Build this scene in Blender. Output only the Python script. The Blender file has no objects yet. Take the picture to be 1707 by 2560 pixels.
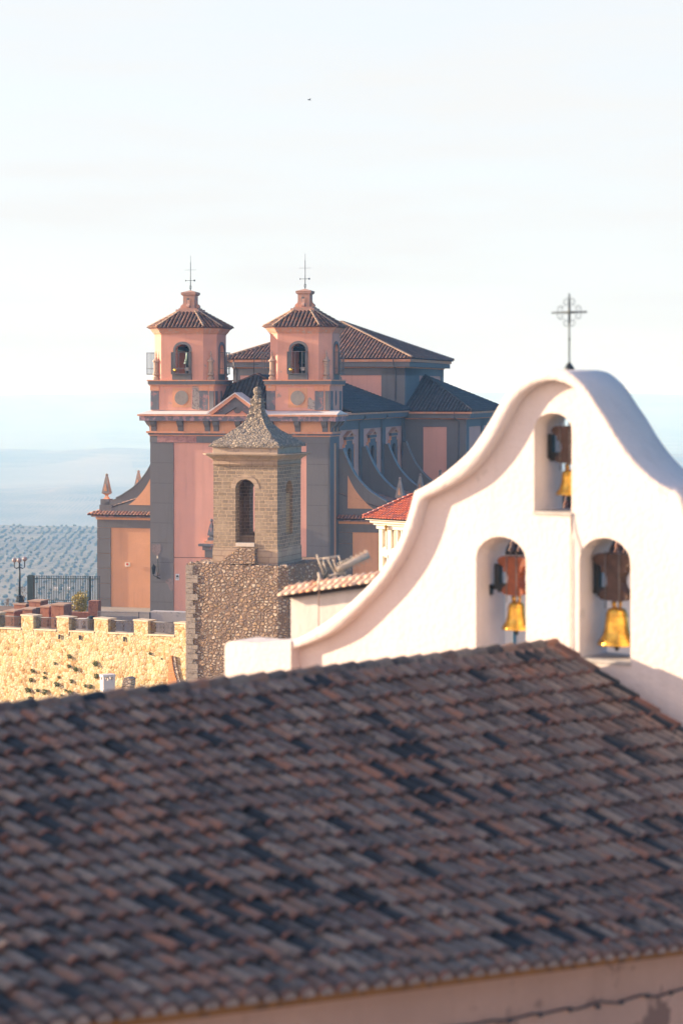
import bpy, math, random
from mathutils import Vector, Matrix, noise
from mathutils.geometry import tessellate_polygon
random.seed(7)
R = math.radians
sc = bpy.context.scene
COL = sc.collection

# ------------------------------------------------------------------ camera, sky, sun, exposure
FPX = 5000.0                      # focal length in photo pixels (photo is 1707 x 2560)
CAMZ = 22.5                       # eye height above the church square (z = 0)
cam_d = bpy.data.cameras.new('camera')
cam = bpy.data.objects.new('camera', cam_d); COL.objects.link(cam)
cam.location = (0, 0, CAMZ); cam.rotation_euler = (R(90), 0, 0)
cam_d.sensor_fit = 'VERTICAL'; cam_d.sensor_height = 36; cam_d.sensor_width = 24
cam_d.lens = FPX / 2560 * 36
cam_d.shift_y = -(1280 - 975) / 2560.0
cam_d.clip_start = 0.5; cam_d.clip_end = 60000
cam_d.dof.use_dof = True; cam_d.dof.focus_distance = 175; cam_d.dof.aperture_fstop = 0.80
sc.camera = cam

SUN_AZ = 12.0                     # the sun stands left of the view, this many degrees behind the picture plane
SUN_EL = 12.5
sdir = Vector((-math.cos(R(SUN_AZ)) * math.cos(R(SUN_EL)), math.sin(R(SUN_AZ)) * math.cos(R(SUN_EL)), math.sin(R(SUN_EL))))
sun_d = bpy.data.lights.new('sun', 'SUN'); sun_d.energy = 5.0; sun_d.angle = R(0.5); sun_d.color = (1.0, 0.76, 0.52)
sun = bpy.data.objects.new('sun', sun_d); COL.objects.link(sun)
sun.location = (-200, 60, 80)
sun.rotation_euler = (-sdir).to_track_quat('-Z', 'Y').to_euler()

world = bpy.data.worlds.new('World'); sc.world = world; world.use_nodes = True
wn = world.node_tree.nodes; wl = world.node_tree.links
for n in list(wn): wn.remove(n)
w_out = wn.new('ShaderNodeOutputWorld'); w_bg = wn.new('ShaderNodeBackground'); w_bg.inputs['Strength'].default_value = 0.15
w_sky = wn.new('ShaderNodeTexSky'); w_sky.sky_type = 'NISHITA'; w_sky.sun_disc = False
w_sky.sun_elevation = R(SUN_EL); w_sky.sun_rotation = R(SUN_AZ - 90); w_sky.altitude = 800
w_sky.air_density = 1.0; w_sky.dust_density = 0.6; w_sky.ozone_density = 2.5
# thin high cloud veil, laid out in world directions
w_tc = wn.new('ShaderNodeTexCoord'); w_map = wn.new('ShaderNodeMapping'); w_map.inputs['Scale'].default_value = (3.0, 3.0, 22.0)
w_no = wn.new('ShaderNodeTexNoise'); w_no.inputs['Scale'].default_value = 2.2; w_no.inputs['Detail'].default_value = 5
w_rp = wn.new('ShaderNodeMapRange'); w_rp.inputs[1].default_value = 0.38; w_rp.inputs[2].default_value = 0.68
w_rp.inputs[3].default_value = 0.88; w_rp.inputs[4].default_value = 0.99
w_mx = wn.new('ShaderNodeMix'); w_mx.data_type = 'RGBA'; w_mx.inputs[7].default_value = (3.9, 3.85, 3.8, 1)
wl.new(w_tc.outputs['Generated'], w_map.inputs['Vector']); wl.new(w_map.outputs[0], w_no.inputs['Vector'])
wl.new(w_no.outputs[0], w_rp.inputs[0]); 
# the veil is thickest low down and on the sunny side of the sky
w_sp = wn.new('ShaderNodeSeparateXYZ'); wl.new(w_tc.outputs['Generated'], w_sp.inputs[0])
w_h = wn.new('ShaderNodeMapRange'); w_h.interpolation_type = 'SMOOTHSTEP'; wl.new(w_sp.outputs[2], w_h.inputs[0])
for i_, v_ in enumerate((.18, .65, 1.0, .12)): w_h.inputs[i_+1].default_value = v_
w_e = wn.new('ShaderNodeMapRange'); w_e.interpolation_type = 'SMOOTHSTEP'; wl.new(w_sp.outputs[0], w_e.inputs[0])
for i_, v_ in enumerate((.25, .85, 1.0, .15)): w_e.inputs[i_+1].default_value = v_
w_m1 = wn.new('ShaderNodeMath'); w_m1.operation = 'MULTIPLY'; wl.new(w_h.outputs[0], w_m1.inputs[0]); wl.new(w_e.outputs[0], w_m1.inputs[1])
w_m2 = wn.new('ShaderNodeMath'); w_m2.operation = 'MULTIPLY'; wl.new(w_m1.outputs[0], w_m2.inputs[0]); wl.new(w_rp.outputs[0], w_m2.inputs[1])
wl.new(w_m2.outputs[0], w_mx.inputs[0])
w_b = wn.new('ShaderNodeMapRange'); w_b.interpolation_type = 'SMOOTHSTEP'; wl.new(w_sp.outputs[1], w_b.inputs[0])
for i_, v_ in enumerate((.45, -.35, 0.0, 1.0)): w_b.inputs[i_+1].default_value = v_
w_vc = wn.new('ShaderNodeMix'); w_vc.data_type = 'RGBA'; w_vc.inputs[6].default_value = (2.40, 2.43, 2.43, 1); w_vc.inputs[7].default_value = (7.0, 4.85, 3.75, 1)  # warm, brighter sky behind the camera, added to fill the facade
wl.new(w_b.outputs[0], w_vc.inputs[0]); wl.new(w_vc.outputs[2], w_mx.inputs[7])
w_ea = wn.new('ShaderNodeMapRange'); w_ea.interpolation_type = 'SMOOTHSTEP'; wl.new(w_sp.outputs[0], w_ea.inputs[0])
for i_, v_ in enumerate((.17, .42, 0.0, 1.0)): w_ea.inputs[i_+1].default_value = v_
w_dk = wn.new('ShaderNodeMix'); w_dk.data_type = 'RGBA'; w_dk.blend_type = 'MULTIPLY'; w_dk.inputs[7].default_value = (.08, .36, .56, 1)  # eastern sky dimmed and blued, added to deepen shade on the side walls
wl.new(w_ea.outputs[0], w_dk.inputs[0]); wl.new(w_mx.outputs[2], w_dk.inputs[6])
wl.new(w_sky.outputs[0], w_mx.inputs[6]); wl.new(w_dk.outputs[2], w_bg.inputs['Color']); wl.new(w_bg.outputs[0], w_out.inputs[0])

sc.view_settings.view_transform = 'Standard'; sc.view_settings.look = 'None'
sc.view_settings.exposure = 1.38; sc.view_settings.gamma = 1; sc.view_settings.use_curve_mapping = False
sc.render.film_transparent = False
sc.cycles.max_bounces = 8; sc.cycles.volume_bounces = 2; sc.cycles.diffuse_bounces = 4

# ------------------------------------------------------------------ helpers
class MB:
    """Collects shapes and links them as one mesh object."""
    def __init__(s, M=None): s.v = []; s.f = []; s.mi = []; s.sm = []; s.M = M or Matrix.Identity(4); s.mat = 0; s.smooth = False
    def add(s, vs, fs):
        b = len(s.v); s.v += [tuple(s.M @ Vector(p)) for p in vs]
        for f in fs: s.f.append(tuple(b + i for i in f)); s.mi.append(s.mat); s.sm.append(s.smooth)
    def box(s, x0, x1, y0, y1, z0, z1):
        if x0 > x1: x0, x1 = x1, x0
        if y0 > y1: y0, y1 = y1, y0
        if z0 > z1: z0, z1 = z1, z0
        s.add([(x0,y0,z0),(x1,y0,z0),(x1,y1,z0),(x0,y1,z0),(x0,y0,z1),(x1,y0,z1),(x1,y1,z1),(x0,y1,z1)],
              [(0,3,2,1),(4,5,6,7),(0,1,5,4),(1,2,6,5),(2,3,7,6),(3,0,4,7)])
    def plate(s, outer, y0, y1, holes=()):
        """polygon in (x,z), thick from y0 (front) to y1, with holes"""
        loops = [list(outer)] + [list(h) for h in holes]
        tri = tessellate_polygon([[Vector((p[0], p[1], 0)) for p in l] for l in loops])
        flat = [p for l in loops for p in l]; n = len(flat)
        vs = [(p[0], y0, p[1]) for p in flat] + [(p[0], y1, p[1]) for p in flat]
        fs = []
        for t in tri:
            a, b, c = (flat[i] for i in t)
            if (b[0]-a[0])*(c[1]-a[1]) - (b[1]-a[1])*(c[0]-a[0]) < 0: t = (t[0], t[2], t[1])
            fs.append(tuple(t)); fs.append((t[2]+n, t[1]+n, t[0]+n))
        o = 0
        for k, l in enumerate(loops):
            m = len(l); area = sum(l[i][0]*l[(i+1)%m][1]-l[(i+1)%m][0]*l[i][1] for i in range(m))
            for i in range(m):
                j = (i+1) % m
                q = (o+i, o+i+n, o+j+n, o+j)
                if (area > 0) != (k > 0): q = q
                else: q = q[::-1]
                fs.append(q)
            o += m
        s.add(vs, fs)
    def slab(s, plan, z0, z1, plan2=None):
        """polygon in (x,y) raised from z0 to z1, optionally to another polygon on top"""
        plan2 = plan2 or plan; n = len(plan)
        vs = [(p[0], p[1], z0) for p in plan] + [(p[0], p[1], z1) for p in plan2]
        fs = [tuple(range(n))[::-1], tuple(range(n, 2*n))] + [(i, (i+1) % n, (i+1) % n + n, i+n) for i in range(n)]
        s.add(vs, fs)
    def lathe(s, prof, c=(0,0,0), n=10, rot=0.0, sy=1.0, cap=True):
        sm = s.smooth; s.smooth = n > 8
        vs = []; fs = []
        for r, z in prof:
            for k in range(n):
                a = rot + 2*math.pi*k/n; vs.append((c[0]+r*math.cos(a), c[1]+r*math.sin(a)*sy, c[2]+z))
        for j in range(len(prof)-1):
            for k in range(n):
                k2 = (k+1) % n; fs.append((j*n+k, j*n+k2, (j+1)*n+k2, (j+1)*n+k))
        if cap: fs.append(tuple(range(n))[::-1]); fs.append(tuple((len(prof)-1)*n+k for k in range(n)))
        s.add(vs, fs); s.smooth = sm
    def tube(s, pts, r, n=6, r2=None):
        sm = s.smooth; s.smooth = True
        pts = [Vector(p) for p in pts]; m = len(pts); vs = []; fs = []
        for i, p in enumerate(pts):
            t = (pts[min(i+1, m-1)] - pts[max(i-1, 0)]).normalized()
            u = t.cross(Vector((0,0,1)) if abs(t.z) < .9 else Vector((1,0,0))).normalized(); w = t.cross(u)
            rr = r if r2 is None else r + (r2-r)*i/(m-1)
            for k in range(n):
                a = 2*math.pi*k/n; vs.append(p + rr*(math.cos(a)*u + math.sin(a)*w))
        for i in range(m-1):
            for k in range(n):
                k2 = (k+1) % n; fs.append((i*n+k, i*n+k2, (i+1)*n+k2, (i+1)*n+k))
        fs.append(tuple(range(n))[::-1]); fs.append(tuple((m-1)*n+k for k in range(n)))
        s.add(vs, fs); s.smooth = sm
    def ball(s, c, r, n=10, m=7, sz=1.0):
        s.lathe([(r*math.sin(math.pi*(j+.02)/(m+.04)), -r*sz*math.cos(math.pi*(j+.02)/(m+.04))) for j in range(m+1)], c, n)
    def build(s, name, mats, parent=None, loc=None, rotz=None):
        me = bpy.data.meshes.new(name); me.from_pydata(s.v, [], s.f)
        mats = list(mats) if isinstance(mats, (list, tuple)) else [mats]
        if s.mi and max(s.mi) >= len(mats): mats.append(MATS['tile_channel'])
        for m in mats: me.materials.append(m)
        me.polygons.foreach_set('material_index', s.mi); me.polygons.foreach_set('use_smooth', s.sm); me.update()
        o = bpy.data.objects.new(name, me); COL.objects.link(o)
        if parent: o.parent = parent
        if loc is not None: o.location = loc
        if rotz is not None: o.rotation_euler.z = rotz
        return o

def tag(o, label, cat, group=None):
    o['label'] = label; o['category'] = cat
    if group: o['group'] = group
    return o
def empty(name, loc, rotz=0.0):
    o = bpy.data.objects.new(name, None); COL.objects.link(o); o.location = loc; o.rotation_euler.z = rotz; o.empty_display_size = .5
    return o
def copy_tree(o, parent=None):
    c = o.copy(); COL.objects.link(c)
    if parent: c.parent = parent
    for ch in list(o.children): copy_tree(ch, c)
    return c

class Frame:
    """local frame of a building: x along its face, y going back, z up (z measured from zb)"""
    def __init__(s, px, Y, rot, zb=0.0):
        s.O = Vector(((px-853.5)/FPX*Y, Y, zb)); s.a = -R(rot)
        s.ex = Vector((math.cos(s.a), math.sin(s.a), 0)); s.ey = Vector((-math.sin(s.a), math.cos(s.a), 0))
    def _l(s, p): d = p - s.O; return d.dot(s.ex), d.dot(s.ey), d.z
    def at(s, px, py, ly=0.0):                       # point of the plane y = ly seen at this place of the photo
        C = Vector((0,0,CAMZ)); D = Vector(((px-853.5)/FPX, 1, (975-py)/FPX))
        t = (ly - (C-s.O).dot(s.ey)) / D.dot(s.ey); q = s._l(C + t*D); return (q[0], q[2])
    def atx(s, px, py, lx):                          # the same on the plane x = lx -> (y, z)
        C = Vector((0,0,CAMZ)); D = Vector(((px-853.5)/FPX, 1, (975-py)/FPX))
        t = (lx - (C-s.O).dot(s.ex)) / D.dot(s.ex); q = s._l(C + t*D); return (q[1], q[2])
    def x(s, px, ly=0.0): return s.at(px, 1000, ly)[0]
    def root(s, name): return empty(name, s.O, s.a)

def side_x(x): # plate coordinates (a, depth, z) on a wall that faces +x
    return Matrix(((0,-1,0,x),(1,0,0,0),(0,0,1,0),(0,0,0,1)))
def side_nx(x): # ... that faces -x
    return Matrix(((0,1,0,x),(-1,0,0,0),(0,0,1,0),(0,0,0,1)))
def arch(xc, hw, z0, zs, rise, n=12):
    return [(xc-hw, z0), (xc+hw, z0)] + [(xc + hw*math.cos(math.pi*k/n), zs + rise*math.sin(math.pi*k/n)) for k in range(n+1)]
def chamf(x0, x1, y0, y1, c, o=0.0):
    x0 -= o; x1 += o; y0 -= o; y1 += o; c = c + o*0.586
    if c <= 0.001: return [(x0,y0),(x1,y0),(x1,y1),(x0,y1)]
    return [(x0+c,y0),(x1-c,y0),(x1,y0+c),(x1,y1-c),(x1-c,y1),(x0+c,y1),(x0,y1-c),(x0,y0+c)]
def smooth_path(pts, n=6):
    """Catmull-Rom through 2D points"""
    out = []
    P = [pts[0]] + list(pts) + [pts[-1]]
    for i in range(1, len(P)-2):
        for k in range(n):
            t = k/n; a, b, c, d = P[i-1], P[i], P[i+1], P[i+2]
            out.append(tuple(.5*((2*b[j]) + (-a[j]+c[j])*t + (2*a[j]-5*b[j]+4*c[j]-d[j])*t*t + (-a[j]+3*b[j]-3*c[j]+d[j])*t**3) for j in range(2)))
    out.append(tuple(pts[-1])); return out

def tiles(mb, A, B, C, D=None, pitch=.42, row=.48, r=.15, lift=.05, base=True):
    """barrel tiles over a planar roof face: A-B is the eave (left to right seen from outside), C (and D) the top corner(s)"""
    P = [Vector(A), Vector(B), Vector(C)] + ([Vector(D)] if D is not None else [])
    e = (P[1]-P[0]).normalized(); n = e.cross(P[2]-P[0]).normalized()
    if n.z < 0: n = -n
    s = n.cross(e)
    if s.z < 0: s = -s
    if base:
        mb.mat = 1; mb.add([p for p in P] + [p - n*.12 for p in P], [tuple(range(len(P))), tuple(range(len(P), 2*len(P)))[::-1]] +
               [(i, (i+1) % len(P), (i+1) % len(P)+len(P), i+len(P)) for i in range(len(P))]); mb.mat = 0
    q = [((p-P[0]).dot(e), (p-P[0]).dot(s)) for p in P]
    amin = min(t[0] for t in q); amax = max(t[0] for t in q); k = int((amax-amin)/pitch)
    off = ((amax-amin) - k*pitch)/2
    sm = mb.smooth; mb.smooth = True
    for i in range(k+1):
        a = amin + off + i*pitch; bs = []
        for j in range(len(q)):
            (a0, b0), (a1, b1) = q[j], q[(j+1) % len(q)]
            if (a0-a)*(a1-a) < 0 or (a0 == a and a1 != a): bs.append(b0 + (b1-b0)*(a-a0)/(a1-a0))
        if len(bs) < 2: continue
        b0, b1 = min(bs), max(bs); b = b0 - .10
        while b < b1-.05:
            bt = min(b + row + .06, b1)
            vs = []; fs = []; jx = random.uniform(-.012, .012)
            for bb, rr, h in ((b, r, lift), (bt, r*.84, 0.0)):
                for m in range(5):
                    t = math.pi*(.04 + .92*m/4); vs.append(P[0] + e*(a + jx + rr*math.cos(t)) + s*bb + n*(h - .015 + rr*.95*math.sin(t)))
            for m in range(4): fs.append((m, m+1, 5+m+1, 5+m))
            fs.append((4,3,2,1,0)); mb.add(vs, fs); b += row
    mb.smooth = sm
def hip(mb, p, q, r=.16, step=.42):
    p, q = Vector(p), Vector(q); L = (q-p).length; n = max(1, int(L/step)); d = (q-p)/n
    u = d.normalized(); s = u.cross(Vector((0,0,1))).normalized(); w = s.cross(u)
    if w.z < 0: w = -w
    for i in range(n):
        vs = []
        for bb, rr, h in ((0, r*1.1, .04), (1.08, r*.9, .0)):
            for m in range(6):
                t = math.pi*m/5; vs.append(p + d*(i+bb) + s*rr*math.cos(t) + w*(h + rr*math.sin(t)*.9 + .02))
        sm = mb.smooth; mb.smooth = True
        mb.add(vs, [(m, m+1, 7+m, 6+m) for m in range(5)] + [(5,4,3,2,1,0)]); mb.smooth = sm

# ------------------------------------------------------------------ materials
MATS = {}
def _new(name, rough, metal=0.0):
    m = bpy.data.materials.new(name); m.use_nodes = True; nt = m.node_tree; b = nt.nodes['Principled BSDF']
    b.inputs['Roughness'].default_value = rough; b.inputs['Metallic'].default_value = metal; MATS[name] = m
    return m, nt, b
def _noise(nt, co, scale, detail=4, rough=.55):
    n = nt.nodes.new('ShaderNodeTexNoise'); n.inputs['Scale'].default_value = scale; n.inputs['Detail'].default_value = detail
    n.inputs['Roughness'].default_value = rough; nt.links.new(co, n.inputs['Vector']); return n.outputs[0]
def _range(nt, v, a, b, c=0.0, d=1.0):
    n = nt.nodes.new('ShaderNodeMapRange'); nt.links.new(v, n.inputs[0])
    for i, x in enumerate((a, b, c, d)): n.inputs[i+1].default_value = x
    return n.outputs[0]
def _mix(nt, f, a, b, mode='MIX'):
    n = nt.nodes.new('ShaderNodeMix'); n.data_type = 'RGBA'; n.blend_type = mode
    for s, i in ((f, 0), (a, 6), (b, 7)):
        if isinstance(s, (int, float)): n.inputs[i].default_value = s
        elif isinstance(s, tuple): n.inputs[i].default_value = s + (1,)
        else: nt.links.new(s, n.inputs[i])
    return n.outputs[2]
def _bump(nt, b, h, dist, strength=1.0):
    n = nt.nodes.new('ShaderNodeBump'); n.inputs['Distance'].default_value = dist; n.inputs['Strength'].default_value = strength
    nt.links.new(h, n.inputs['Height']); nt.links.new(n.outputs[0], b.inputs['Normal'])
def _co(nt, scale=(1,1,1)):
    t = nt.nodes.new('ShaderNodeTexCoord'); m = nt.nodes.new('ShaderNodeMapping'); m.inputs['Scale'].default_value = scale
    nt.links.new(t.outputs['Object'], m.inputs['Vector']); return m.outputs[0]

def plaster(name, col, var=.12, stain=None, amt=.5, scale=.35, rough=.9, bump=.01, vstreak=True, vs=.35):
    m, nt, b = _new(name, rough); co = _co(nt)
    lo = tuple(c*(1-var) for c in col); hi = tuple(min(1, c*(1+var)) for c in col)
    c = _mix(nt, _range(nt, _noise(nt, co, scale), .3, .7), lo, hi)
    c = _mix(nt, _range(nt, _noise(nt, co, scale*14, 3), .35, .65, 0, .5), c, tuple(x*(1-var*.8) for x in col))
    if vstreak:
        c = _mix(nt, _range(nt, _noise(nt, _co(nt, (2.2, 2.2, .16)), 1.0, 4), .52, .78, 0, vs), c, tuple(x*.62 for x in col))
    if stain: c = _mix(nt, _range(nt, _noise(nt, co, scale*2.3, 7, .65), .60-.1*amt, .66-.1*amt), c, stain)
    nt.links.new(c, b.inputs['Base Color']); _bump(nt, b, _noise(nt, co, 9, 6), bump)
    return m
def simple(name, col, rough=.6, metal=0.0, var=.15, scale=3):
    m, nt, b = _new(name, rough, metal); co = _co(nt)
    c = _mix(nt, _range(nt, _noise(nt, co, scale), .3, .7), tuple(c*(1-var) for c in col), tuple(min(1, c*(1+var)) for c in col))
    nt.links.new(c, b.inputs['Base Color']); return m
def tilemat(name, cols, rough=.85, lichen=(.22,.21,.19), amt=.5, scale=2.0, spots=None):
    """cols: list of per-tile colours picked by island"""
    m, nt, b = _new(name, rough); co = _co(nt)
    g = nt.nodes.new('ShaderNodeNewGeometry'); rp = nt.nodes.new('ShaderNodeValToRGB'); rp.color_ramp.interpolation = 'CONSTANT'
    el = rp.color_ramp.elements
    while len(el) < len(cols): el.new(.5)
    for i, c in enumerate(cols): el[i].position = i/len(cols); el[i].color = c + (1,)
    nt.links.new(g.outputs['Random Per Island'], rp.inputs[0]); c = rp.outputs[0]
    c = _mix(nt, _range(nt, _noise(nt, co, scale, 6, .65), .5-.2*amt, .72-.2*amt, 0, .85), c, lichen)
    if spots: c = _mix(nt, _range(nt, _noise(nt, co, scale*1.7, 5, .6), .56, .66), c, spots)
    nt.links.new(c, b.inputs['Base Color']); _bump(nt, b, _noise(nt, co, 22, 4), .012); return m
def rubble(name, mortar, stones, sx=2.3, sz=3.0, gap=.09, bump=.05, cover=1.0, course=False):
    """rough stones of uneven colour set in mortar"""
    m, nt, b = _new(name, .92)
    co = _co(nt, (sx, sx, sz)); n = nt.nodes.new('ShaderNodeTexNoise'); n.inputs['Scale'].default_value = 1.1; n.inputs['Detail'].default_value = 3
    nt.links.new(co, n.inputs['Vector']); wob = nt.nodes.new('ShaderNodeMix'); wob.data_type = 'RGBA'; wob.blend_type = 'LINEAR_LIGHT'; wob.inputs[0].default_value = .22
    nt.links.new(co, wob.inputs[6]); nt.links.new(n.outputs['Color'], wob.inputs[7]); v = wob.outputs[2]
    v1 = nt.nodes.new('ShaderNodeTexVoronoi'); v1.feature = 'F1'; v2 = nt.nodes.new('ShaderNodeTexVoronoi'); v2.feature = 'DISTANCE_TO_EDGE'
    for q in (v1, v2): q.inputs['Scale'].default_value = 1.0; q.inputs['Randomness'].default_value = .9; nt.links.new(v, q.inputs['Vector'])
    sep = nt.nodes.new('ShaderNodeSeparateColor'); nt.links.new(v1.outputs['Color'], sep.inputs[0])
    rp = nt.nodes.new('ShaderNodeValToRGB'); rp.color_ramp.interpolation = 'CONSTANT'; el = rp.color_ramp.elements
    while len(el) < len(stones): el.new(.5)
    for i, c in enumerate(stones): el[i].position = i/len(stones); el[i].color = c + (1,)
    nt.links.new(sep.outputs[0], rp.inputs[0])
    c = _mix(nt, _range(nt, _noise(nt, _co(nt), 9, 5, .7), .35, .7, 0, .45), rp.outputs[0], tuple(x*.8 for x in mortar))
    mask = _range(nt, v2.outputs[0], gap*.5, gap)
    if cover < 1:                                    # some stones are lost under mortar
        mul = nt.nodes.new('ShaderNodeMath'); mul.operation = 'MULTIPLY'; nt.links.new(mask, mul.inputs[0])
        nt.links.new(_range(nt, _noise(nt, _co(nt), 1.1, 3), .36, .44, .25, 1), mul.inputs[1]); mask = mul.outputs[0]
    c = _mix(nt, mask, tuple(mortar), c)
    nt.links.new(c, b.inputs['Base Color'])
    ad = nt.nodes.new('ShaderNodeMath'); ad.operation = 'MULTIPLY_ADD'; nt.links.new(_range(nt, v2.outputs[0], 0, .28), ad.inputs[0]); ad.inputs[1].default_value = 1.0
    nt.links.new(_noise(nt, _co(nt), 14, 4), ad.inputs[2]); _bump(nt, b, ad.outputs[0], bump); return m
def ashlar(name, c1, c2, mortar, bw=.55, bh=.27, bump=.03, stain=None):
    m, nt, b = _new(name, .92); t = nt.nodes.new('ShaderNodeTexCoord'); s = nt.nodes.new('ShaderNodeSeparateXYZ'); nt.links.new(t.outputs['Object'], s.inputs[0])
    a = nt.nodes.new('ShaderNodeMath'); a.operation = 'ADD'; nt.links.new(s.outputs[0], a.inputs[0]); nt.links.new(s.outputs[1], a.inputs[1])
    cb = nt.nodes.new('ShaderNodeCombineXYZ'); nt.links.new(a.outputs[0], cb.inputs[0]); nt.links.new(s.outputs[2], cb.inputs[1])
    wn_ = nt.nodes.new('ShaderNodeTexNoise'); wn_.inputs['Scale'].default_value = 1.3; nt.links.new(cb.outputs[0], wn_.inputs['Vector'])
    wob = nt.nodes.new('ShaderNodeMix'); wob.data_type = 'RGBA'; wob.blend_type = 'LINEAR_LIGHT'; wob.inputs[0].default_value = .035
    nt.links.new(cb.outputs[0], wob.inputs[6]); nt.links.new(wn_.outputs['Color'], wob.inputs[7])
    br = nt.nodes.new('ShaderNodeTexBrick'); nt.links.new(wob.outputs[2], br.inputs['Vector'])
    br.inputs['Scale'].default_value = 1; br.inputs['Brick Width'].default_value = bw; br.inputs['Row Height'].default_value = bh
    br.inputs['Mortar Size'].default_value = .03; br.inputs['Mortar Smooth'].default_value = .4; br.squash = 1.5; br.squash_frequency = 3
    br.inputs['Color1'].default_value = c1 + (1,); br.inputs['Color2'].default_value = c2 + (1,); br.inputs['Mortar'].default_value = mortar + (1,)
    c = _mix(nt, _range(nt, _noise(nt, _co(nt), 6, 6, .7), .3, .7, 0, .5), br.outputs[0], tuple(x*.7 for x in c1))
    c = _mix(nt, _range(nt, _noise(nt, _co(nt), .7, 4), .5, .7, 0, .5), c, stain or tuple(min(1, x*1.25) for x in c2))
    nt.links.new(c, b.inputs['Base Color'])
    ad = nt.nodes.new('ShaderNodeMath'); ad.operation = 'SUBTRACT'; nt.links.new(_noise(nt, _co(nt), 7, 6, .7), ad.inputs[0]); nt.links.new(br.outputs['Fac'], ad.inputs[1])
    _bump(nt, b, ad.outputs[0], bump); return m

PINK = plaster('pink_plaster', (.72,.38,.30), .06, None)
PINK_T = plaster('tower_pink_plaster', (.70,.35,.26), .10, (.40,.30,.26), -.3, .5)
PEACH = plaster('peach_plaster', (.68,.36,.21), .08, None)
TRIM = plaster('peach_trim', (.70,.33,.20), .14, (.50,.42,.34), .25, 1.2)
GREY = plaster('grey_paint', (.165,.163,.168), .07, None)
GREY_W = plaster('worn_grey_paint', (.15,.16,.18), .1, (.36,.20,.20), .6, .7)
CORN = plaster('flaking_cornice_paint', (.17,.17,.20), .1, (.42,.27,.29), 1.2, .8)
RAW = plaster('bare_render', (.42,.37,.33), .15, (.24,.20,.18), .8, 2.2, bump=.03)
LEAD = plaster('pale_roof_flashing', (.72,.66,.64), .08, (.55,.58,.62), .3, .6)
JOINT = simple('joint_shadow_gap', (.07,.07,.08), .9)
BASEW = plaster('pale_plinth_render', (.46,.43,.42), .12, (.30,.29,.29), .5, .9)
WHITE = plaster('whitewash', (.70,.63,.60), .05, (.56,.51,.48), -.30, .6, bump=.022, vs=.25)
WHITE_D = plaster('weathered_whitewash', (.66,.60,.57), .07, (.42,.42,.42), .1, .8, bump=.015)
CREAM = plaster('cream_wall_paint', (.80,.74,.62), .03, None)
DARK = simple('dark_iron', (.035,.045,.05), .5, .6)
IRON = simple('grey_iron', (.16,.16,.17), .6, .4)
GLASS = simple('dark_window_glass', (.012,.02,.028), .15)
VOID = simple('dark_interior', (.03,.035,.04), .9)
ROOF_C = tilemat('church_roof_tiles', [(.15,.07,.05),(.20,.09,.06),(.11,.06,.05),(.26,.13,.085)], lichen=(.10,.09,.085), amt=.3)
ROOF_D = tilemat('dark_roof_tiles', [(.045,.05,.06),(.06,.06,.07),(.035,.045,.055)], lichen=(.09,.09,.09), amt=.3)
HIPM = tilemat('hip_mortar', [(.42,.28,.18),(.36,.24,.17),(.46,.32,.22)], lichen=(.3,.25,.2), amt=.3)
STONE = ashlar('ashlar_stone', (.22,.17,.13), (.36,.28,.205), (.62,.46,.32), .50, .27, .06)
STONE_S = ashlar('smooth_ashlar', (.40,.30,.22), (.45,.34,.25), (.28,.20,.15), .9, .42, .015)
STONE_T = rubble('lichened_stone', (.17,.14,.115), [(.38,.32,.25),(.30,.26,.22),(.44,.36,.27),(.26,.22,.18)], 3.6, 6.0, .08, .07)
RUB = rubble('rubble_masonry', (.25,.17,.125), [(.58,.49,.39),(.48,.37,.28),(.66,.57,.46),(.40,.26,.17),(.55,.38,.23),(.33,.26,.21)], 2.9, 4.3, .24, .10, .62)
RUB_R = rubble('coursed_rubble', (.22,.17,.14), [(.50,.43,.36),(.42,.34,.28),(.56,.48,.40),(.36,.28,.22)], 1.8, 4.2, .09, .07)
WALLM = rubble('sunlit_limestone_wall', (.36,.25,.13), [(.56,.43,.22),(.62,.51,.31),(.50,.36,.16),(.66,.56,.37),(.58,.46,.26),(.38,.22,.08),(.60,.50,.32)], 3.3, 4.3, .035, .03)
COPE = plaster('limestone_coping', (.62,.52,.38), .12, (.42,.33,.24), .5, 1.5, bump=.02)
BRICK = plaster('red_brick_render', (.34,.15,.095), .2, (.22,.09,.06), .6, 1.4, bump=.02)
BRICK_T = simple('brick_cap', (.40,.26,.19), .9)
BRASS = simple('bell_brass', (.58,.34,.055), .26, .75, .5, 5)
WOOD = simple('red_painted_yoke_wood', (.20,.055,.02), .6, 0, .3, 8)
WOOD_D = simple('dark_weathered_yoke_wood', (.065,.038,.03), .7, 0, .4, 8)
STEEL = simple('bleached_aluminium', (.62,.53,.43), .7, .0)
ORANGE_T = tilemat('orange_coping_tiles', [(.62,.24,.10),(.66,.30,.14),(.58,.20,.09),(.70,.42,.26)], lichen=(.72,.58,.46), amt=1.0)
simple('tile_channel', (.035,.028,.03), .95)  # near-black tile bed, deepens the shade between lit tile crowns by colour
RED_T = tilemat('new_red_tiles', [(.52,.12,.06),(.58,.15,.07),(.46,.10,.06),(.30,.10,.09)], lichen=(.42,.14,.09), amt=.2)
# ------------------------------------------------------------------ the big church
CH = Frame(600, 200, 15, 0.0)
ch = CH.root('church')
tag(ch, 'large pink and grey church with two bell towers and dark tiled roofs', 'church')
X = CH.x
def Z(py, px=500, ly=0.0): return CH.at(px, py, ly)[1]
def part(mb, name, mat, parent=None): return mb.build(name, mat, parent or ch)
xL, xR = X(376), X(824)
YB = CH.atx(846, 1200, xR)[0]            # where the wings and the nave wall begin behind the facade block
YT = CH.atx(1012, 1100, xR)[0]           # front of the transept
zc = Z(1030)                             # cornice top
ZG = -1.2
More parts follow.
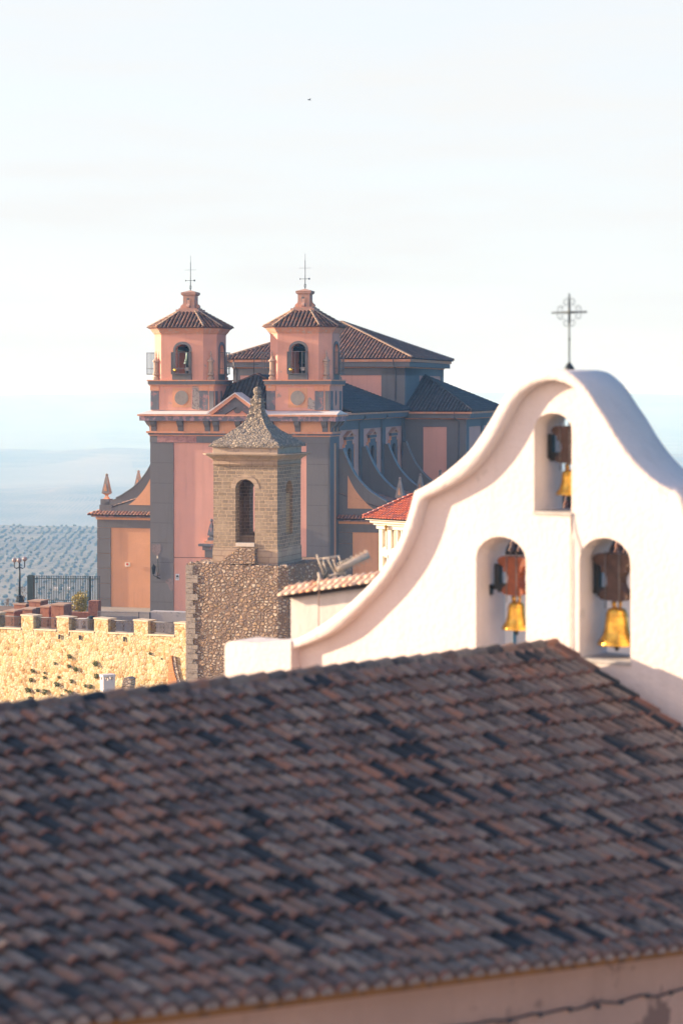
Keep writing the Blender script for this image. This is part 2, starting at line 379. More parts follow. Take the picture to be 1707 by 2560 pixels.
# --- facade block
mb = MB(); mb.box(xL+.12, xR-.12, .12, YB, ZG, Z(1036)); facade = part(mb, 'facade_wall', PINK)
def joints(mb, x0, x1, y0, y1, zs, g=.03):
    for a, b in zip(zs[:-1], zs[1:]): mb.box(x0, x1, y0, y1, a+g*.5, b-g*.5)
pz = [ZG] + [Z(y) for y in (1508, 1458, 1408, 1359, 1309, 1259, 1209, 1158, 1107)]
mb = MB(); joints(mb, xL, X(434), 0, YB-.2, pz); part(mb, 'corner_pilaster', GREY)
mb = MB(); joints(mb, X(766), xR-.02, 0, .5, pz); part(mb, 'corner_pilaster', GREY)
mb = MB(); mb.box(xL+.05, X(434)-.04, .04, YB-.25, ZG, Z(1100)); part(mb, 'pilaster_joint', JOINT); mb = MB(); mb.box(X(766)+.04, xR-.06, .04, .5, ZG, Z(1100)); part(mb, 'pilaster_joint', JOINT)
mb = MB(side_x(xR))
mb.box(.0, 1.6, -.02, .15, ZG, Z(1100)); mb.box(2.6, YB-.02, -.02, .15, ZG, Z(1100)); part(mb, 'return_pilaster', GREY)
mb = MB(side_x(xR)); mb.box(1.62, 2.58, .06, .15, ZG, Z(1100)); part(mb, 'return_panel', PEACH)
def ledge(mb, o, z0, z1, x0=None, x1=None, y0=0.0, y1=None):
    mb.box((xL if x0 is None else x0)-o, (xR if x1 is None else x1)+o, y0-o, (YB if y1 is None else y1), z0, z1)
mb = MB(); ledge(mb, .03, Z(1107), Z(1090)); part(mb, 'architrave', GREY)
mb = MB(); mb.box(X(394), X(492), -.05, -.02, Z(1106.5), Z(1090.5)); part(mb, 'bare_render_band', plaster('pink_bare_render', (.42,.22,.20), .2, (.30,.16,.15), .8, 1.6, bump=.03))
mb = MB(); ledge(mb, .10, Z(1090), Z(1087.3)); ledge(mb, .32, Z(1083), Z(1078.3)); part(mb, 'string_moulding', TRIM)
mb = MB(); ledge(mb, .18, Z(1087.3), Z(1083)); part(mb, 'string_band', GREY_W)
mb = MB(); ledge(mb, .02, Z(1078.3), Z(1052)); part(mb, 'frieze', PEACH)
def bracket(mb, xa, xb, o=.0, M=None):
    q = MB(M) if M else mb
    z0, z1 = Z(1078), Z(1052.5)
    prof = [(0, z0), (.14, z0), (.20, z0+.4), (.5, z1-.35), (.72, z1), (0, z1)]
    vs = [(x, -p[0], p[1]) for x in (xa, xb) for p in prof]
    if M: vs = [(x, -p[0], p[1]) for x in (xa, xb) for p in prof]
    n = len(prof); q.add(vs, [tuple(range(n)), tuple(range(n, 2*n))[::-1]] + [(i, i+n, (i+1) % n+n, (i+1) % n) for i in range(n)])
    if M: mb.v_extra = getattr(mb, 'v_extra', []); b = len(mb.v); mb.v += q.v; mb.f += [tuple(b+i for i in f) for f in q.f]; mb.mi += q.mi; mb.sm += q.sm
for c in (386, 453, 520, 542, 598, 655, 678, 745, 813):
    mb = MB(); bracket(mb, X(c-6.5), X(c+6.5)); part(mb, 'cornice_bracket', GREY)
for a in (.25, 1.7, 3.1):
    mb = MB(); bracket(mb, a, a+.5, M=side_x(xR)); part(mb, 'cornice_bracket', GREY)
    mb = MB(); bracket(mb, -a-.5, -a, M=side_nx(xL)); part(mb, 'cornice_bracket', GREY)
mb = MB(); ledge(mb, .85, Z(1052), Z(1040)); part(mb, 'cornice_band', CORN)
mb = MB(); ledge(mb, 1.02, Z(1040), Z(1036)); part(mb, 'cornice_edge', TRIM)
mb = MB(); z0, z1 = Z(1036)+.02, Z(1025)
for (a, b) in ((xL-.98, X(533)), (X(655), xR+.98)):
    mb.add([(a,-.98,z0),(b,-.98,z0),(b,.6,z1),(a+(.9 if a < 0 else 0),.6,z1),(a,3.5,z0),(b,3.5,z0)], [(0,1,2,3),(0,3,4),(1,5,2),(3,2,5,4)])
part(mb, 'cornice_flashing', LEAD)
# pediment between the towers
xa, xb, xm = X(524), X(663), X(593.5); zp = Z(1036); za = Z(984)
mb = MB(); mb.plate([(xa+.5, zp), (xb-.5, zp), (xm, za-.5)], -.05, 1.2); ped = part(mb, 'pediment', PINK_T)
def bar(mb, p, q, w, y0, y1):
    d = Vector((q[0]-p[0], q[1]-p[1])).normalized(); nn = Vector((-d.y, d.x))*w
    mb.plate([p, q, (q[0]+nn.x, q[1]+nn.y), (p[0]+nn.x, p[1]+nn.y)], y0, y1)
mb = MB(); mb.plate([(xa+.3,zp),(xm,za-.25),(xb-.3,zp),(xb-1.7,zp),(xm,za-1.35),(xa+1.7,zp)], -.35, .2); part(mb, 'raking_band', GREY_W, ped)
mb = MB(); mb.plate([(xa-.1,zp),(xm,za),(xb+.1,zp),(xb-.55,zp),(xm,za-.32),(xa+.55,zp)], -.75, .3); part(mb, 'raking_cornice', TRIM, ped)
mb = MB(); mb.plate([(xa-.2,zp+.08),(xm,za+.12),(xb+.2,zp+.08),(xb+.05,zp+.02),(xm,za+.02),(xa,zp+.02)], -.85, 1.5); part(mb, 'pediment_flashing', LEAD, ped)
xo, zo = CH.at(595, 1023); mb = MB(); mb.plate([(xo+.42*math.cos(t*math.pi/12), zo+.42*math.sin(t*math.pi/12)) for t in range(24)], -.12, 0); part(mb, 'oculus', GREY, ped)
# portal canopy half hidden behind the belfry
xp0, xp1 = X(503), X(697)
mb = MB(); mb.box(xp0, xp1, -.9, .2, Z(1364), Z(1358)); mb.box(xp0+.35, xp1-.35, -.6, .2, Z(1374), Z(1364)); portal = part(mb, 'portal_canopy', GREY_W)
mb = MB(); mb.box(X(516), X(684), -.45, .2, Z(1392), Z(1374)); mb.box(X(516), X(684), -.4, .2, ZG, Z(1405)); part(mb, 'portal_frieze', GREY, portal)
mb = MB(); mb.box(X(508), X(692), -.6, .2, Z(1405), Z(1398)); part(mb, 'portal_moulding', GREY_W, portal)
mb = MB(); mb.box(X(514), X(686), -.45, .2, Z(1358), Z(1350)); part(mb, 'portal_ledge', TRIM, portal)
for c in (530, 670):
    x = X(c); mb = MB(); z = Z(1350)
    mb.lathe([(.42,0),(.42,.28),(.22,.36),(.22,.5)], (x,-.15,z), 4, math.pi/4); mb.lathe([(.44,.5),(.44,.62),(.12,1.85)], (x,-.15,z), 4, math.pi/4); mb.ball((x,-.15,z+2.0), .17)
    part(mb, 'portal_obelisk', GREY_W, portal)

# --- towers
def obelisk(mb, x, y, z, h, w):
    """pyramid pinnacle on a waisted foot with a ball"""
    k = h/2.75
    mb.lathe([(w*.75,0),(w*.75,.10*k),(w*.45,.22*k),(w*.40,.38*k),(w*.8,.56*k),(w*1.0,.62*k)], (x,y,z), 8)
def finial(mb, x, y, z, h):
    k = h/2.9
    mb.lathe([(.34,0),(.34,.28*k),(.24,.34*k),(.20,.42*k),(.32,.5*k),(.34,.62*k),(.24,.74*k),(.28,.82*k),(.24,.86*k),(.25,1.75*k),(.38,1.84*k),(.36,1.92*k),(.24,2.04*k),(.14,2.14*k),(.09,2.3*k),(.05,2.42*k),(.10,2.5*k),(.07,2.58*k),(.03,2.9*k)], (x,y,z), 8, math.pi/8)
def tower(x0, x1, patches):
    y0, y1 = .25, 5.4; c = 1.08; cxm = (x0+x1)/2
    z0, z1, z2, z3, z4 = Z(1026), Z(964), Z(950), Z(835.5), Z(819)
    lo = MB(); lo.box(x0, x1, y0, y1, z0, z1); T = part(lo, 'bell_tower', PINK_T)
    s = MB(); s.box(x0-.18, x1+.18, y0-.18, y1+.18, z1, z1+.12); s.box(x0-.34, x1+.34, y0-.34, y1+.34, z2-.1, z2+.02); part(s, 'string_edge', TRIM, T)
    s = MB(); s.box(x0-.26, x1+.26, y0-.26, y1+.26, z1+.12, z2-.1); part(s, 'string_course', GREY, T)
    # corner pilasters of the lower stage
    for (a, b) in ((x0-.04, x0+.85), (x1-1.45, x1-.55), (x1-.42, x1+.02)):
        s = MB(); s.box(a, b, y0-.05, y0+.2, z0+.05, z1-.55); part(s, 'tower_pilaster', GREY_W if b-a > .5 else GREY, T)
        s = MB(); s.box(a-.05, b+.05, y0-.09, y0+.2, z1-.5, z1-.02); part(s, 'pilaster_capital', TRIM, T)
    for a in (y0+.5, y1-1.3):
        s = MB(side_x(x1)); s.box(a, a+.8, -.05, .1, z0+.05, z1-.55); part(s, 'tower_pilaster', GREY, T)
    s = MB(side_x(x1)); s.plate([(2.75+.28*math.cos(t*math.pi/8), (z0+z1)/2+.75*math.sin(t*math.pi/8)) for t in range(16)], -.05, .05); part(s, 'blind_oval', GREY, T)
    xm_, zm_ = cxm - .02, (z0+z1)/2 + .02
    s = MB(); s.box(xm_-.98, xm_+.98, y0-.03, y0+.05, zm_-.95, zm_+.98); part(s, 'medallion_panel', PEACH, T)
    s = MB(); s.plate([(xm_+.80*math.cos(t*math.pi/16), zm_+.80*math.sin(t*math.pi/16)) for t in range(32)], y0-.10, y0); part(s, 'medallion_rim', TRIM, T)
    s = MB(); s.plate([(xm_+.72*math.cos(t*math.pi/16), zm_+.72*math.sin(t*math.pi/16)) for t in range(32)], y0-.14, y0); part(s, 'medallion', plaster('medallion_stone', (.30,.27,.24), .12, (.22,.20,.19), .4, 2), T)
    for pts in patches:
        s = MB(); s.plate([(cxm+a, z0+b) for a, b in pts], y0-.02, y0+.05); part(s, 'bare_render_patch', RAW, T)
    # belfry stage: four plates with arches and four chamfer plates
    pl = chamf(x0, x1, y0, y1, c); hw = .74; ow = .98
    zb, zs = Z(934), Z(875); rise = Z(860)-zs
    w = MB()
    ax = cxm + .05; ay = (y0+y1)/2
    w.plate([(x0+c, z2), (x1-c, z2), (x1-c, z3), (x0+c, z3)], y0, y0+.55, [arch(ax, hw, zb, zs, rise)])
    w.plate([(x0+c, z2), (x1-c, z2), (x1-c, z3), (x0+c, z3)], y1-.55, y1, [arch(ax+.3, hw, zb, zs, rise)])
    for M, sg in ((side_x(x1), 1), (side_nx(x0), -1)):
        w.M = M; a0, a1 = sorted((sg*(y0+c), sg*(y1-c)))
        w.plate([(a0, z2), (a1, z2), (a1, z3), (a0, z3)], 0, .55, [arch(sg*ay, hw, zb, zs, rise)])
    w.M = Matrix.Identity(4)
    for sx, sy in ((0,0),(1,0),(0,1),(1,1)):
        px = x1 if sx else x0; py_ = y1 if sy else y0; dx = -1 if sx else 1; dy = -1 if sy else 1
        w.slab([(px+dx*c, py_), (px, py_+dy*c), (px+dx*.55, py_+dy*(c+.05)), (px+dx*(c+.05), py_+dy*.55)], z2, z3)
    w.slab(chamf(x0, x1, y0, y1, c, -.5), z3-.15, z3-.02)
    part(w, 'belfry_wall', PINK_T, T)
    # arch surrounds, sills
    tr = MB()
    def surround(mb_, xc, o0):
        outer = arch(xc, ow, z2+.02, zs, rise+.26, 14); inner = arch(xc, hw, zb, zs, rise, 14)
        mb_.plate(outer, -o0, .0, [inner])
    for M, q_ in ((Matrix.Translation((0, y0, 0)), ax), (side_x(x1), ay), (side_nx(x0), -ay)):
        w2 = MB(M); surround(w2, q_, .08); part(w2, 'arch_surround', GREY, T)
    s = MB(); s.box(ax-ow-.02, ax+ow+.02, y0-.3, y0, z2+.03, zb-.04); part(s, 'sill_box', GREY, T)
    # bell and its beam inside
    s = MB(); s.smooth = True; bz = zb + 1.0
    s.lathe([(.55,0),(.50,.12),(.38,.5),(.32,1.0),(.26,1.25),(.08,1.35)], (ax-.25, ay, bz), 16); s.box(ax-1.9, ax+1.5, ay-.16, ay+.16, bz+1.3, bz+1.75)
    part(s, 'tower_bell', simple('old_bronze', (.05,.09,.09), .5, .6), T) if not MATS.get('old_bronze') else part(s, 'tower_bell', MATS['old_bronze'], T)
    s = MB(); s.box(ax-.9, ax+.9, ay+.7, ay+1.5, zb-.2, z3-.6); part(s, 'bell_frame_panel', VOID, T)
    s = MB(); s.lathe([(.19,0),(.19,.1),(.06,.14)], (0,0,0), 12); 
    s.v = [(ax-.62+p[0], y0-.42-p[2], zb+.38+p[1]) for p in s.v]; part(s, 'brass_motor_wheel', BRASS, T)
    s = MB(); s.box(ax+.28, ax+.62, y0-.1, y0+.5, zb+.30, zb+.62); part(s, 'striker_box', BASEW, T)
    # iron cages in front of the openings
    def cage(M, xc, dep):
        q = MB(M); za_, zb_ = zb-.02, Z(880); t = .022; n = 0
        for xx in (xc-.98, xc-.2, xc+.55): q.box(xx-t, xx+t, -dep-t, -dep+t, za_, zb_)
        for k in range(4): yy = -dep+ k*dep/4.0; q.box(xc-.98-t, xc-.98+t, yy-t, yy+t, za_, zb_); q.box(xc+.9-t, xc+.9+t, yy-t, yy+t, za_, zb_)
        for zz in (za_, za_+.55, zb_-.02): q.box(xc-.98, xc+.9, -dep-t, -dep+t, zz-t, zz+t); q.box(xc-.98-t, xc-.98+t, -dep, 0, zz-t, zz+t); q.box(xc+.9-t, xc+.9+t, -dep, 0, zz-t, zz+t)
        q.box(xc-.98, xc+.9, -dep, 0, za_-.05, za_)
        return q
    part(cage(Matrix.Translation((0, y0, 0)), ax, .62), 'balcony_cage', IRON, T)
    part(cage(side_x(x1), ay, .62), 'balcony_cage', IRON, T); part(cage(side_nx(x0), -ay, 1.1), 'balcony_cage', IRON, T)
    # crowning cornice
    s = MB(); s.slab(chamf(x0,x1,y0,y1,c,.06), z3, z3+.12); s.slab(chamf(x0,x1,y0,y1,c,.12), z3+.12, z4-.12, chamf(x0,x1,y0,y1,c,.42)); s.slab(chamf(x0,x1,y0,y1,c,.48), z4-.12, z4-.02)
    part(s, 'tower_cornice', plaster('tower_cornice_paint', (.62,.30,.20), .12, (.48,.40,.33), .5, 1.6) if not MATS.get('tower_cornice_paint') else MATS['tower_cornice_paint'], T)
    # roof
    ea = chamf(x0,x1,y0,y1,c,.62); zt = Z(778); hx = .5*(X(497)-X(438))/2+.45; tp = chamf(cxm-1.15,cxm+1.15,ay-1.0,ay+1.0,.3)
    s = MB(); s.slab(ea, z4-.02, z4+.05)
    for i in range(8):
        a, b = ea[i], ea[(i+1)%8]; cc, dd = tp[(i+1)%8], tp[i]
        tiles(s, (a[0],a[1],z4+.05), (b[0],b[1],z4+.05), (cc[0],cc[1],zt), (dd[0],dd[1],zt), pitch=.40, r=.145)
    rf = part(s, 'tower_roof', ROOF_C, T)
    for i in range(8): s = MB(); hip(s, (ea[i][0],ea[i][1],z4+.12), (tp[i][0],tp[i][1],zt+.06), .11); part(s, 'hip_tiles', HIPM, T)
    # lantern
    s = MB(); q = lambda h, hy=None: [(cxm-h,ay-(hy or h)*.85),(cxm+h,ay-(hy or h)*.85),(cxm+h,ay+(hy or h)*.85),(cxm-h,ay+(hy or h)*.85)]
    s.slab(q(1.22), zt-.3, zt+.28); s.slab(q(.98), zt+.28, zt+.42); s.slab(q(.62), zt+.42, Z(736)); 
    s.slab(q(.66), Z(736), Z(733), q(.80)); s.slab(q(.80), Z(733), Z(728)); s.slab(q(.84), Z(728), Z(722), q(.06))
    for sg in (-1, 1):
        prof = smooth_path([(.62, zt+1.35), (.72, zt+1.1), (.78, zt+.85), (.95, zt+.72), (1.04, zt+.55), (.95, zt+.42), (.62, zt+.42)], 4)
        for f in (0, 1):
            if f == 0: s.plate([(cxm+sg*a, b) for a, b in prof], ay-.16, ay+.16)
            else: s.M = Matrix(((0,1,0,cxm),(1,0,0,ay),(0,0,1,0),(0,0,0,1))); s.plate([(sg*a*.85, b) for a, b in prof], -.16, .16); s.M = Matrix.Identity(4)
    ln = part(s, 'roof_lantern', plaster('lantern_paint', (.50,.29,.22), .12, (.30,.27,.26), .3, 1.5) if not MATS.get('lantern_paint') else MATS['lantern_paint'], T)
    s = MB(); s.box(cxm-.22, cxm+.05, ay-.62*.85-.04, ay-.5, zt+.85, zt+1.45); s.box(cxm-.2, cxm+.2, ay-.6, ay-.5, zt+.5, zt+.6); part(s, 'lantern_niche', GREY, T)
    s = MB(); zt2 = Z(723); s.tube([(cxm,ay,zt2-.1),(cxm,ay,Z(650))], .045, 6, .03); s.tube([(cxm,ay,Z(652)),(cxm,ay,Z(634))], .018, 4)
    zz = Z(697); s.tube([(cxm-.55,ay,zz),(cxm+.5,ay,zz)], .022, 4); s.plate([(cxm-.56,zz-.1),(cxm-.42,zz),(cxm-.56,zz+.1)], ay-.015, ay+.015); s.plate([(cxm+.36,zz-.09),(cxm+.5,zz-.09),(cxm+.5,zz+.09),(cxm+.36,zz+.09)], ay-.015, ay+.015)
    zz = Z(670); s.tube([(cxm-.62,ay,zz),(cxm+.62,ay,zz)], .012, 4)
    s.tube([(cxm+.12*math.cos(t*.7854), ay, zt2+.35+.2*math.sin(t*.7854)) for t in range(9)], .02, 4)
    part(s, 'weather_vane', DARK, T)
    for (fx_, fy_) in ((x0+.42, y0+.35), (x1-.38, y0+.35), (x1-.35, y1-.38), (x0+.42, y1-.38)):
        s = MB(); finial(s, fx_, fy_, z2, 2.95); part(s, 'corner_finial', plaster('finial_stone', (.46,.33,.25), .15, (.22,.20,.20), .5, 3) if not MATS.get('finial_stone') else MATS['finial_stone'], T)
    return T
tower(X(376), X(531.5), [[(1.05,.15),(2.0,.02),(2.7,.12),(2.75,1.1),(2.7,2.25),(1.3,2.3),(1.12,1.9),(1.1,.9)]])
tower(X(666), X(821), [[(1.0,.2),(1.9,.08),(2.65,.1),(2.7,.65),(2.1,.75),(1.7,1.0),(1.4,1.1),(1.25,1.35),(1.05,1.2)]])

# --- wings beside the facade
def ogive(pts): return smooth_path(pts, 5)
vol_px = [(857,1123),(868,1152),(881,1179),(895,1200),(910,1217),(924,1230),(939,1240),(953,1249),(967,1256)]
vol = [CH.at(a, b, YB) for a, b in vol_px]; xw = xR + (xL - CH.at(244, 1300, YB)[0])
zwt = CH.at(900, 1293, YB)[1]; zwb = CH.at(900, 1310, YB)[1]; zb1 = CH.at(900, 1273, YB)[1]
W = xw - xR
def wing(sg, far):
    """low side chapel range: sg=+1 right, -1 left; far = its length"""
    mx = lambda d: (xR + d) if sg > 0 else (xL - d)
    bx = lambda m, a, b, *r: m.box(mx(a), mx(b), *r)
    m = MB(); bx(m, 0, W-.1, YB+.05, far, ZG, zwb); w = part(m, 'side_chapel_wall', PEACH)
    m = MB()
    for za, zb_ in zip([ZG]+[CH.at(900, y, YB)[1] for y in (1515,1476,1437,1398,1360)], [CH.at(900, y, YB)[1] for y in (1515,1476,1437,1398,1360)]+[zwb-.85]):
        bx(m, W-1.5, W, YB-.05, YB+.6, za+.015, zb_-.015); bx(m, 0, .9 if sg < 0 else 1.45, YB-.05, YB+.3, za+.015, zb_-.015)
    bx(m, 0, W, YB-.05, YB+.5, zwb-.83, zwb); part(m, 'chapel_pilaster', GREY, w)
    m = MB(); bx(m, 0, W+.12, YB-.12, far+.1, zwb, zwb+.28); part(m, 'chapel_string', PEACH, w)
    m = MB(); bx(m, 0, W+.5, YB-.45, far+.3, zwb+.28, zwb+.52); part(m, 'chapel_cornice', CORN, w)
    m = MB(); tiles(m, *((( mx(0),YB-.75,zwt-.12),(mx(W+.8),YB-.75,zwt-.12),(mx(W+.2),YB,zwt+.16),(mx(0),YB,zwt+.16)) if sg > 0 else ((mx(W+.8),YB-.75,zwt-.12),(mx(0),YB-.75,zwt-.12),(mx(0),YB,zwt+.16),(mx(W+.2),YB,zwt+.16))), pitch=.36)
    # tiled lean-to roof down the side
    zz = zb1 + .6
    if sg > 0: tiles(m, (mx(W+.8),YB,zwt-.1),(mx(W+.8),far,zwt-.1),(mx(0),far,zz+1.0),(mx(0),YB,zz+1.0))
    else: tiles(m, (mx(W+.8),far,zwt-.1),(mx(W+.8),YB,zwt-.1),(mx(0),YB,zz+1.0),(mx(0),far,zz+1.0))
    part(m, 'chapel_roof', ORANGE_T if False else tilemat('chapel_roof_tiles', [(.34,.16,.11),(.40,.20,.13),(.28,.13,.10),(.22,.14,.12)], lichen=(.30,.22,.19), amt=.3) if not MATS.get('chapel_roof_tiles') else MATS['chapel_roof_tiles'], w)
    m = MB(); bx(m, 0, W-.25, YB, YB+.9, zwt-.1, zb1); bx(m, W-1.6, W-.25, YB-.03, YB+.93, zwt-.1, zb1+.03); part(m, 'parapet_block', GREY, w)
wing(1, YT); wing(-1, YT)
# curved buttress fins with pinnacles
vloc = [(p[0]-xR, p[1]) for p in vol]
def fin(sg, y, infill, side_base):
    mx = lambda d: (xR + d) if sg > 0 else (xL - d)
    cur = ogive(vloc); cur = [(max(0.0, a), b) for a, b in cur]
    outer = [(0, cur[0][1])] + cur + [(W-.3, zb1), (0, zb1)] if cur[0][0] > .01 else cur + [(cur[-1][0]+.05, zb1), (0, zb1)]
    th = .75
    m = MB(); m.plate([(mx(a), b) for a, b in outer], y, y+th); f = part(m, 'curved_buttress', GREY)
    m = MB()
    for (a0, b0), (a1, b1) in zip(cur[:-1], cur[1:]):
        m.add([(mx(a0),y-.07,b0+.02),(mx(a1),y-.07,b1+.02),(mx(a1),y+th+.07,b1+.02),(mx(a0),y+th+.07,b0+.02),(mx(a0),y-.07,b0+.13),(mx(a1),y-.07,b1+.13),(mx(a1),y+th+.07,b1+.13),(mx(a0),y+th+.07,b0+.13)],
              [(0,3,2,1),(4,5,6,7),(0,1,5,4),(1,2,6,5),(2,3,7,6),(3,0,4,7)])
    part(m, 'buttress_coping', MATS.get('coping_grey') or plaster('coping_grey', (.22,.25,.27), .08, (.40,.30,.28), .1, 1), f)
    if infill:
        k = [(a+.05, b-1.45) for a, b in cur if b-1.45 > zb1+.1 and a > .7]
        x0_ = .95; pts = [(x0_, zb1+.06)] + [(k[-1][0]+.1, zb1+.06)] + k[::-1]
        pts = [(a, b) for a, b in pts if a >= x0_-.001]
        m = MB(); m.plate([(mx(a), b) for a, b in pts], y-.025, y+.1); part(m, 'buttress_panel', PEACH, f)
    # pinnacle
    xpn = mx(W-.85); zp_ = zb1+.02
    m = MB(); m.box(xpn-.5, xpn+.5, y, y+1.0, zb1-.1, zb1+.62); part(m, 'pinnacle_pedestal', GREY, f)
    m = MB(); yy = y+.5; z_ = zb1+.62
    m.lathe([(.42,0),(.30,.10),(.17,.30),(.20,.42),(.45,.55),(.55,.58)], (xpn,yy,z_), 4, math.pi/4)
    part(m, 'pinnacle_foot', TRIM, f)
    m = MB(); m.lathe([(.58,.58),(.58,.66),(.16,2.35)], (xpn,yy,z_), 4, math.pi/4); m.ball((xpn,yy,z_+2.48), .16); part(m, 'pinnacle', MATS.get('pinnacle_stone') or plaster('pinnacle_stone', (.26,.24,.23), .12, (.40,.28,.24), .2, 2), f)
    m = MB(); m.plate([(xpn-.16,z_+.85),(xpn+.16,z_+.85),(xpn,z_+1.6)], yy-.42, yy-.3); part(m, 'pinnacle_panel', PEACH, f)
bay = (YT-YB)/3.0
for k in range(3): fin(1, YB + k*bay + (.0 if k == 0 else -.5), k == 0, 0)
fin(1, YT-1.6, False, 0)
fin(-1, YB, True, 0); fin(-1, YB+bay-.5, False, 0); fin(-1, YB+2*bay-.5, False, 0)

# --- nave side wall
zn = Z(1033, 840, YB)
zS = lambda py, px=930: CH.atx(px, py, xR)[1]
zw_t, zw_b = zS(1048), zS(1050)
m = MB(side_x(xR)); m.box(YB, YT, .12, 1.2, ZG, zS(1032)); nave = part(m, 'nave_wall', PINK)
m = MB(); m.box(xL, xL+1.0, YB, YT, ZG, zS(1032)); part(m, 'nave_wall', PINK)
m = MB(side_x(xR)); m.box(YB, YT, .02, .2, zS(1070), zS(1046))
edges = [(YB, YB+.1)] + [(YB+(k+1)*bay-1.3, YB+(k+1)*bay+.25) for k in range(3)]
for a, b in edges: m.box(a, min(b, YT-.02), -.05, .2, ZG, zS(1070))
part(m, 'nave_pilaster', GREY, nave)
m = MB(side_x(xR)); m.box(YB, YT, -.05, .2, zS(1048), zS(1046)+.02); m.box(YB, YT, -.75, .2, zS(1034), zS(1027)); part(m, 'nave_cornice_edge', TRIM, nave)
m = MB(side_x(xR)); m.box(YB, YT, -.6, .2, zS(1046)+.02, zS(1034)); part(m, 'nave_cornice', GREY, nave)
for k in range(3):
    yc = YB + k*bay + bay*.40; g = MB(side_x(xR))
    zt, zsp, zbm = zS(1112), zS(1128), zS(1190)
    g.plate([(yc-1.75,zbm),(yc+1.75,zbm),(yc+1.75,zS(1105)),(yc+1.2,zS(1105)),(yc+1.2,zS(1095)),(yc-1.2,zS(1095)),(yc-1.2,zS(1105)),(yc-1.75,zS(1105))], -.10, .15, [arch(yc, .95, zbm+.15, zsp, zS(1113)-zsp)])
    g.box(yc-1.5, yc+1.5, -.18, .1, zS(1093.5), zS(1087)); wf = part(g, 'window_surround', GREY, nave)
    g = MB(side_x(xR)); g.plate([(yc-2.0,zS(1086.5)),(yc+2.0,zS(1086.5)),(yc,zS(1072.5))], -.35, .1, [[(yc-.75,zS(1084)),(yc+.75,zS(1084)),(yc,zS(1077.5))]])
    for sg in (-1, 1): g.box(yc+sg*1.78, yc+sg*1.9, -.14, .1, zbm+1.2, zS(1103)); g.box(yc+sg*1.22, yc+sg*1.34, -.14, .1, zS(1105), zS(1094))
    g.box(yc-1.34, yc+1.34, -.14, .1, zS(1096), zS(1094)); part(g, 'window_pediment', TRIM, nave)
    g = MB(side_x(xR)); g.plate(arch(yc, .93, zbm+.15, zsp, zS(1113)-zsp), .1, .13); part(g, 'window_glass', GLASS, nave)
for k in range(3):
    a = YB + (k+1)*bay - 1.5; g = MB(side_x(xR)); g.tube([(a,-.62,zS(1030)),(a,-.7,zS(1042)),(a-.4,-.15,zS(1054)),(a-.4,-.15,zS(1150))], .07, 6); part(g, 'downpipe', IRON, nave)

# --- transept, crossing, roofs
xT = CH.x(1165, YT); zT = lambda py, px=1080: CH.at(px, py, YT)[1]
ya = CH.atx(1063, 938, xR)[0]; zap = CH.atx(1063, 938, xR)[1]
yb = 2*ya - YT
m = MB(); m.box(xL+1.5, xT-.12, YT+.12, yb, ZG, zT(1032)); tr = part(m, 'transept_wall', PINK)
m = MB(); m.box(xR-.02, X(1057, YT), YT, YT+.5, ZG, zT(1033)); m.box(X(1116, YT), xT, YT, YT+.5, ZG, zT(1033)); m.box(X(1057, YT), X(1116, YT), YT, YT+.3, zT(1067), zT(1033))
m.M = side_x(xT); m.box(YT+.5, YT+1.6, 0, .3, ZG, zT(1033)); m.box(YT+1.6, yb, 0, .3, zT(1067), zT(1033)); m.box(YT+9, YT+10.4, 0, .3, ZG, zT(1033))
part(m, 'transept_pilaster', GREY, tr)
m = MB(); m.box(xR+.1, xT+.55, YT-.55, yb+.5, zT(1045), zT(1034)); part(m, 'transept_cornice', GREY, tr)
m = MB(); m.box(xR+.1, xT+.75, YT-.75, yb+.7, zT(1034), zT(1027)); m.box(xR+.1, xT+.12, YT-.12, yb, zT(1048), zT(1045)); part(m, 'transept_cornice_edge', TRIM, tr)
m = MB(); a = X(1138, YT); m.tube([(a,YT-.7,zT(1030)),(a,YT-.7,zT(1044)),(a+.4,YT-.15,zT(1054)),(a+.4,YT-.15,zT(1200))], .07, 6); part(m, 'downpipe', IRON, tr)
ze = zT(1026.5)
m = MB(); e = .85
tiles(m, (xR-.1, YT-e, ze), (xT+e, YT-e, ze), (xR-.1, ya, zap), pitch=.42)
tiles(m, (xT+e, YT-e, ze), (xT+e, yb+e, ze), (xR-.1, ya, zap), pitch=.42)
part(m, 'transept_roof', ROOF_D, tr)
m = MB(); hip(m, (xT+e, YT-e, ze+.06), (xR-.1, ya, zap+.05), .12); part(m, 'hip_tiles', ROOF_D, tr)
# crossing block
yc0 = YT + .15; xc0 = CH.x(583, yc0); xc1 = xR - .05
zC = lambda py, px=900: CH.at(px, py, yc0)[1]
yc1 = CH.atx(1108, 900, xc1)[0]
m = MB(); m.box(xc0+.1, xc1-.1, yc0+.1, yc1, zT(1045), zC(900)); cr = part(m, 'crossing_wall', PINK)
m = MB()
for a, b in ((xc0, X(600,yc0)), (X(953,yc0), xc1)): m.box(a, b, yc0, yc0+.5, zT(1040), zC(918))
m.box(xc0, xc1, yc0, yc0+.4, zC(938), zC(918))
for a, b in ((X(720,yc0), X(745,yc0)),): m.box(a, b, yc0, yc0+.4, zT(1040), zC(938))
m.M = side_x(xc1); m.box(yc0+.5, yc0+(yc1-yc0)*.35, -.02, .3, zT(1040), zC(918)); m.box(yc0+.5, yc1, -.02, .3, zC(938), zC(918)); m.box(yc1-1.4, yc1, -.02, .3, zT(1040), zC(918)); m.M = Matrix.Identity(4)
part(m, 'crossing_pilaster', GREY, cr)
m = MB(); m.box(xc0-.7, xc1+.7, yc0-.7, yc1+.7, zC(917), zC(905)); part(m, 'crossing_cornice', GREY, cr)
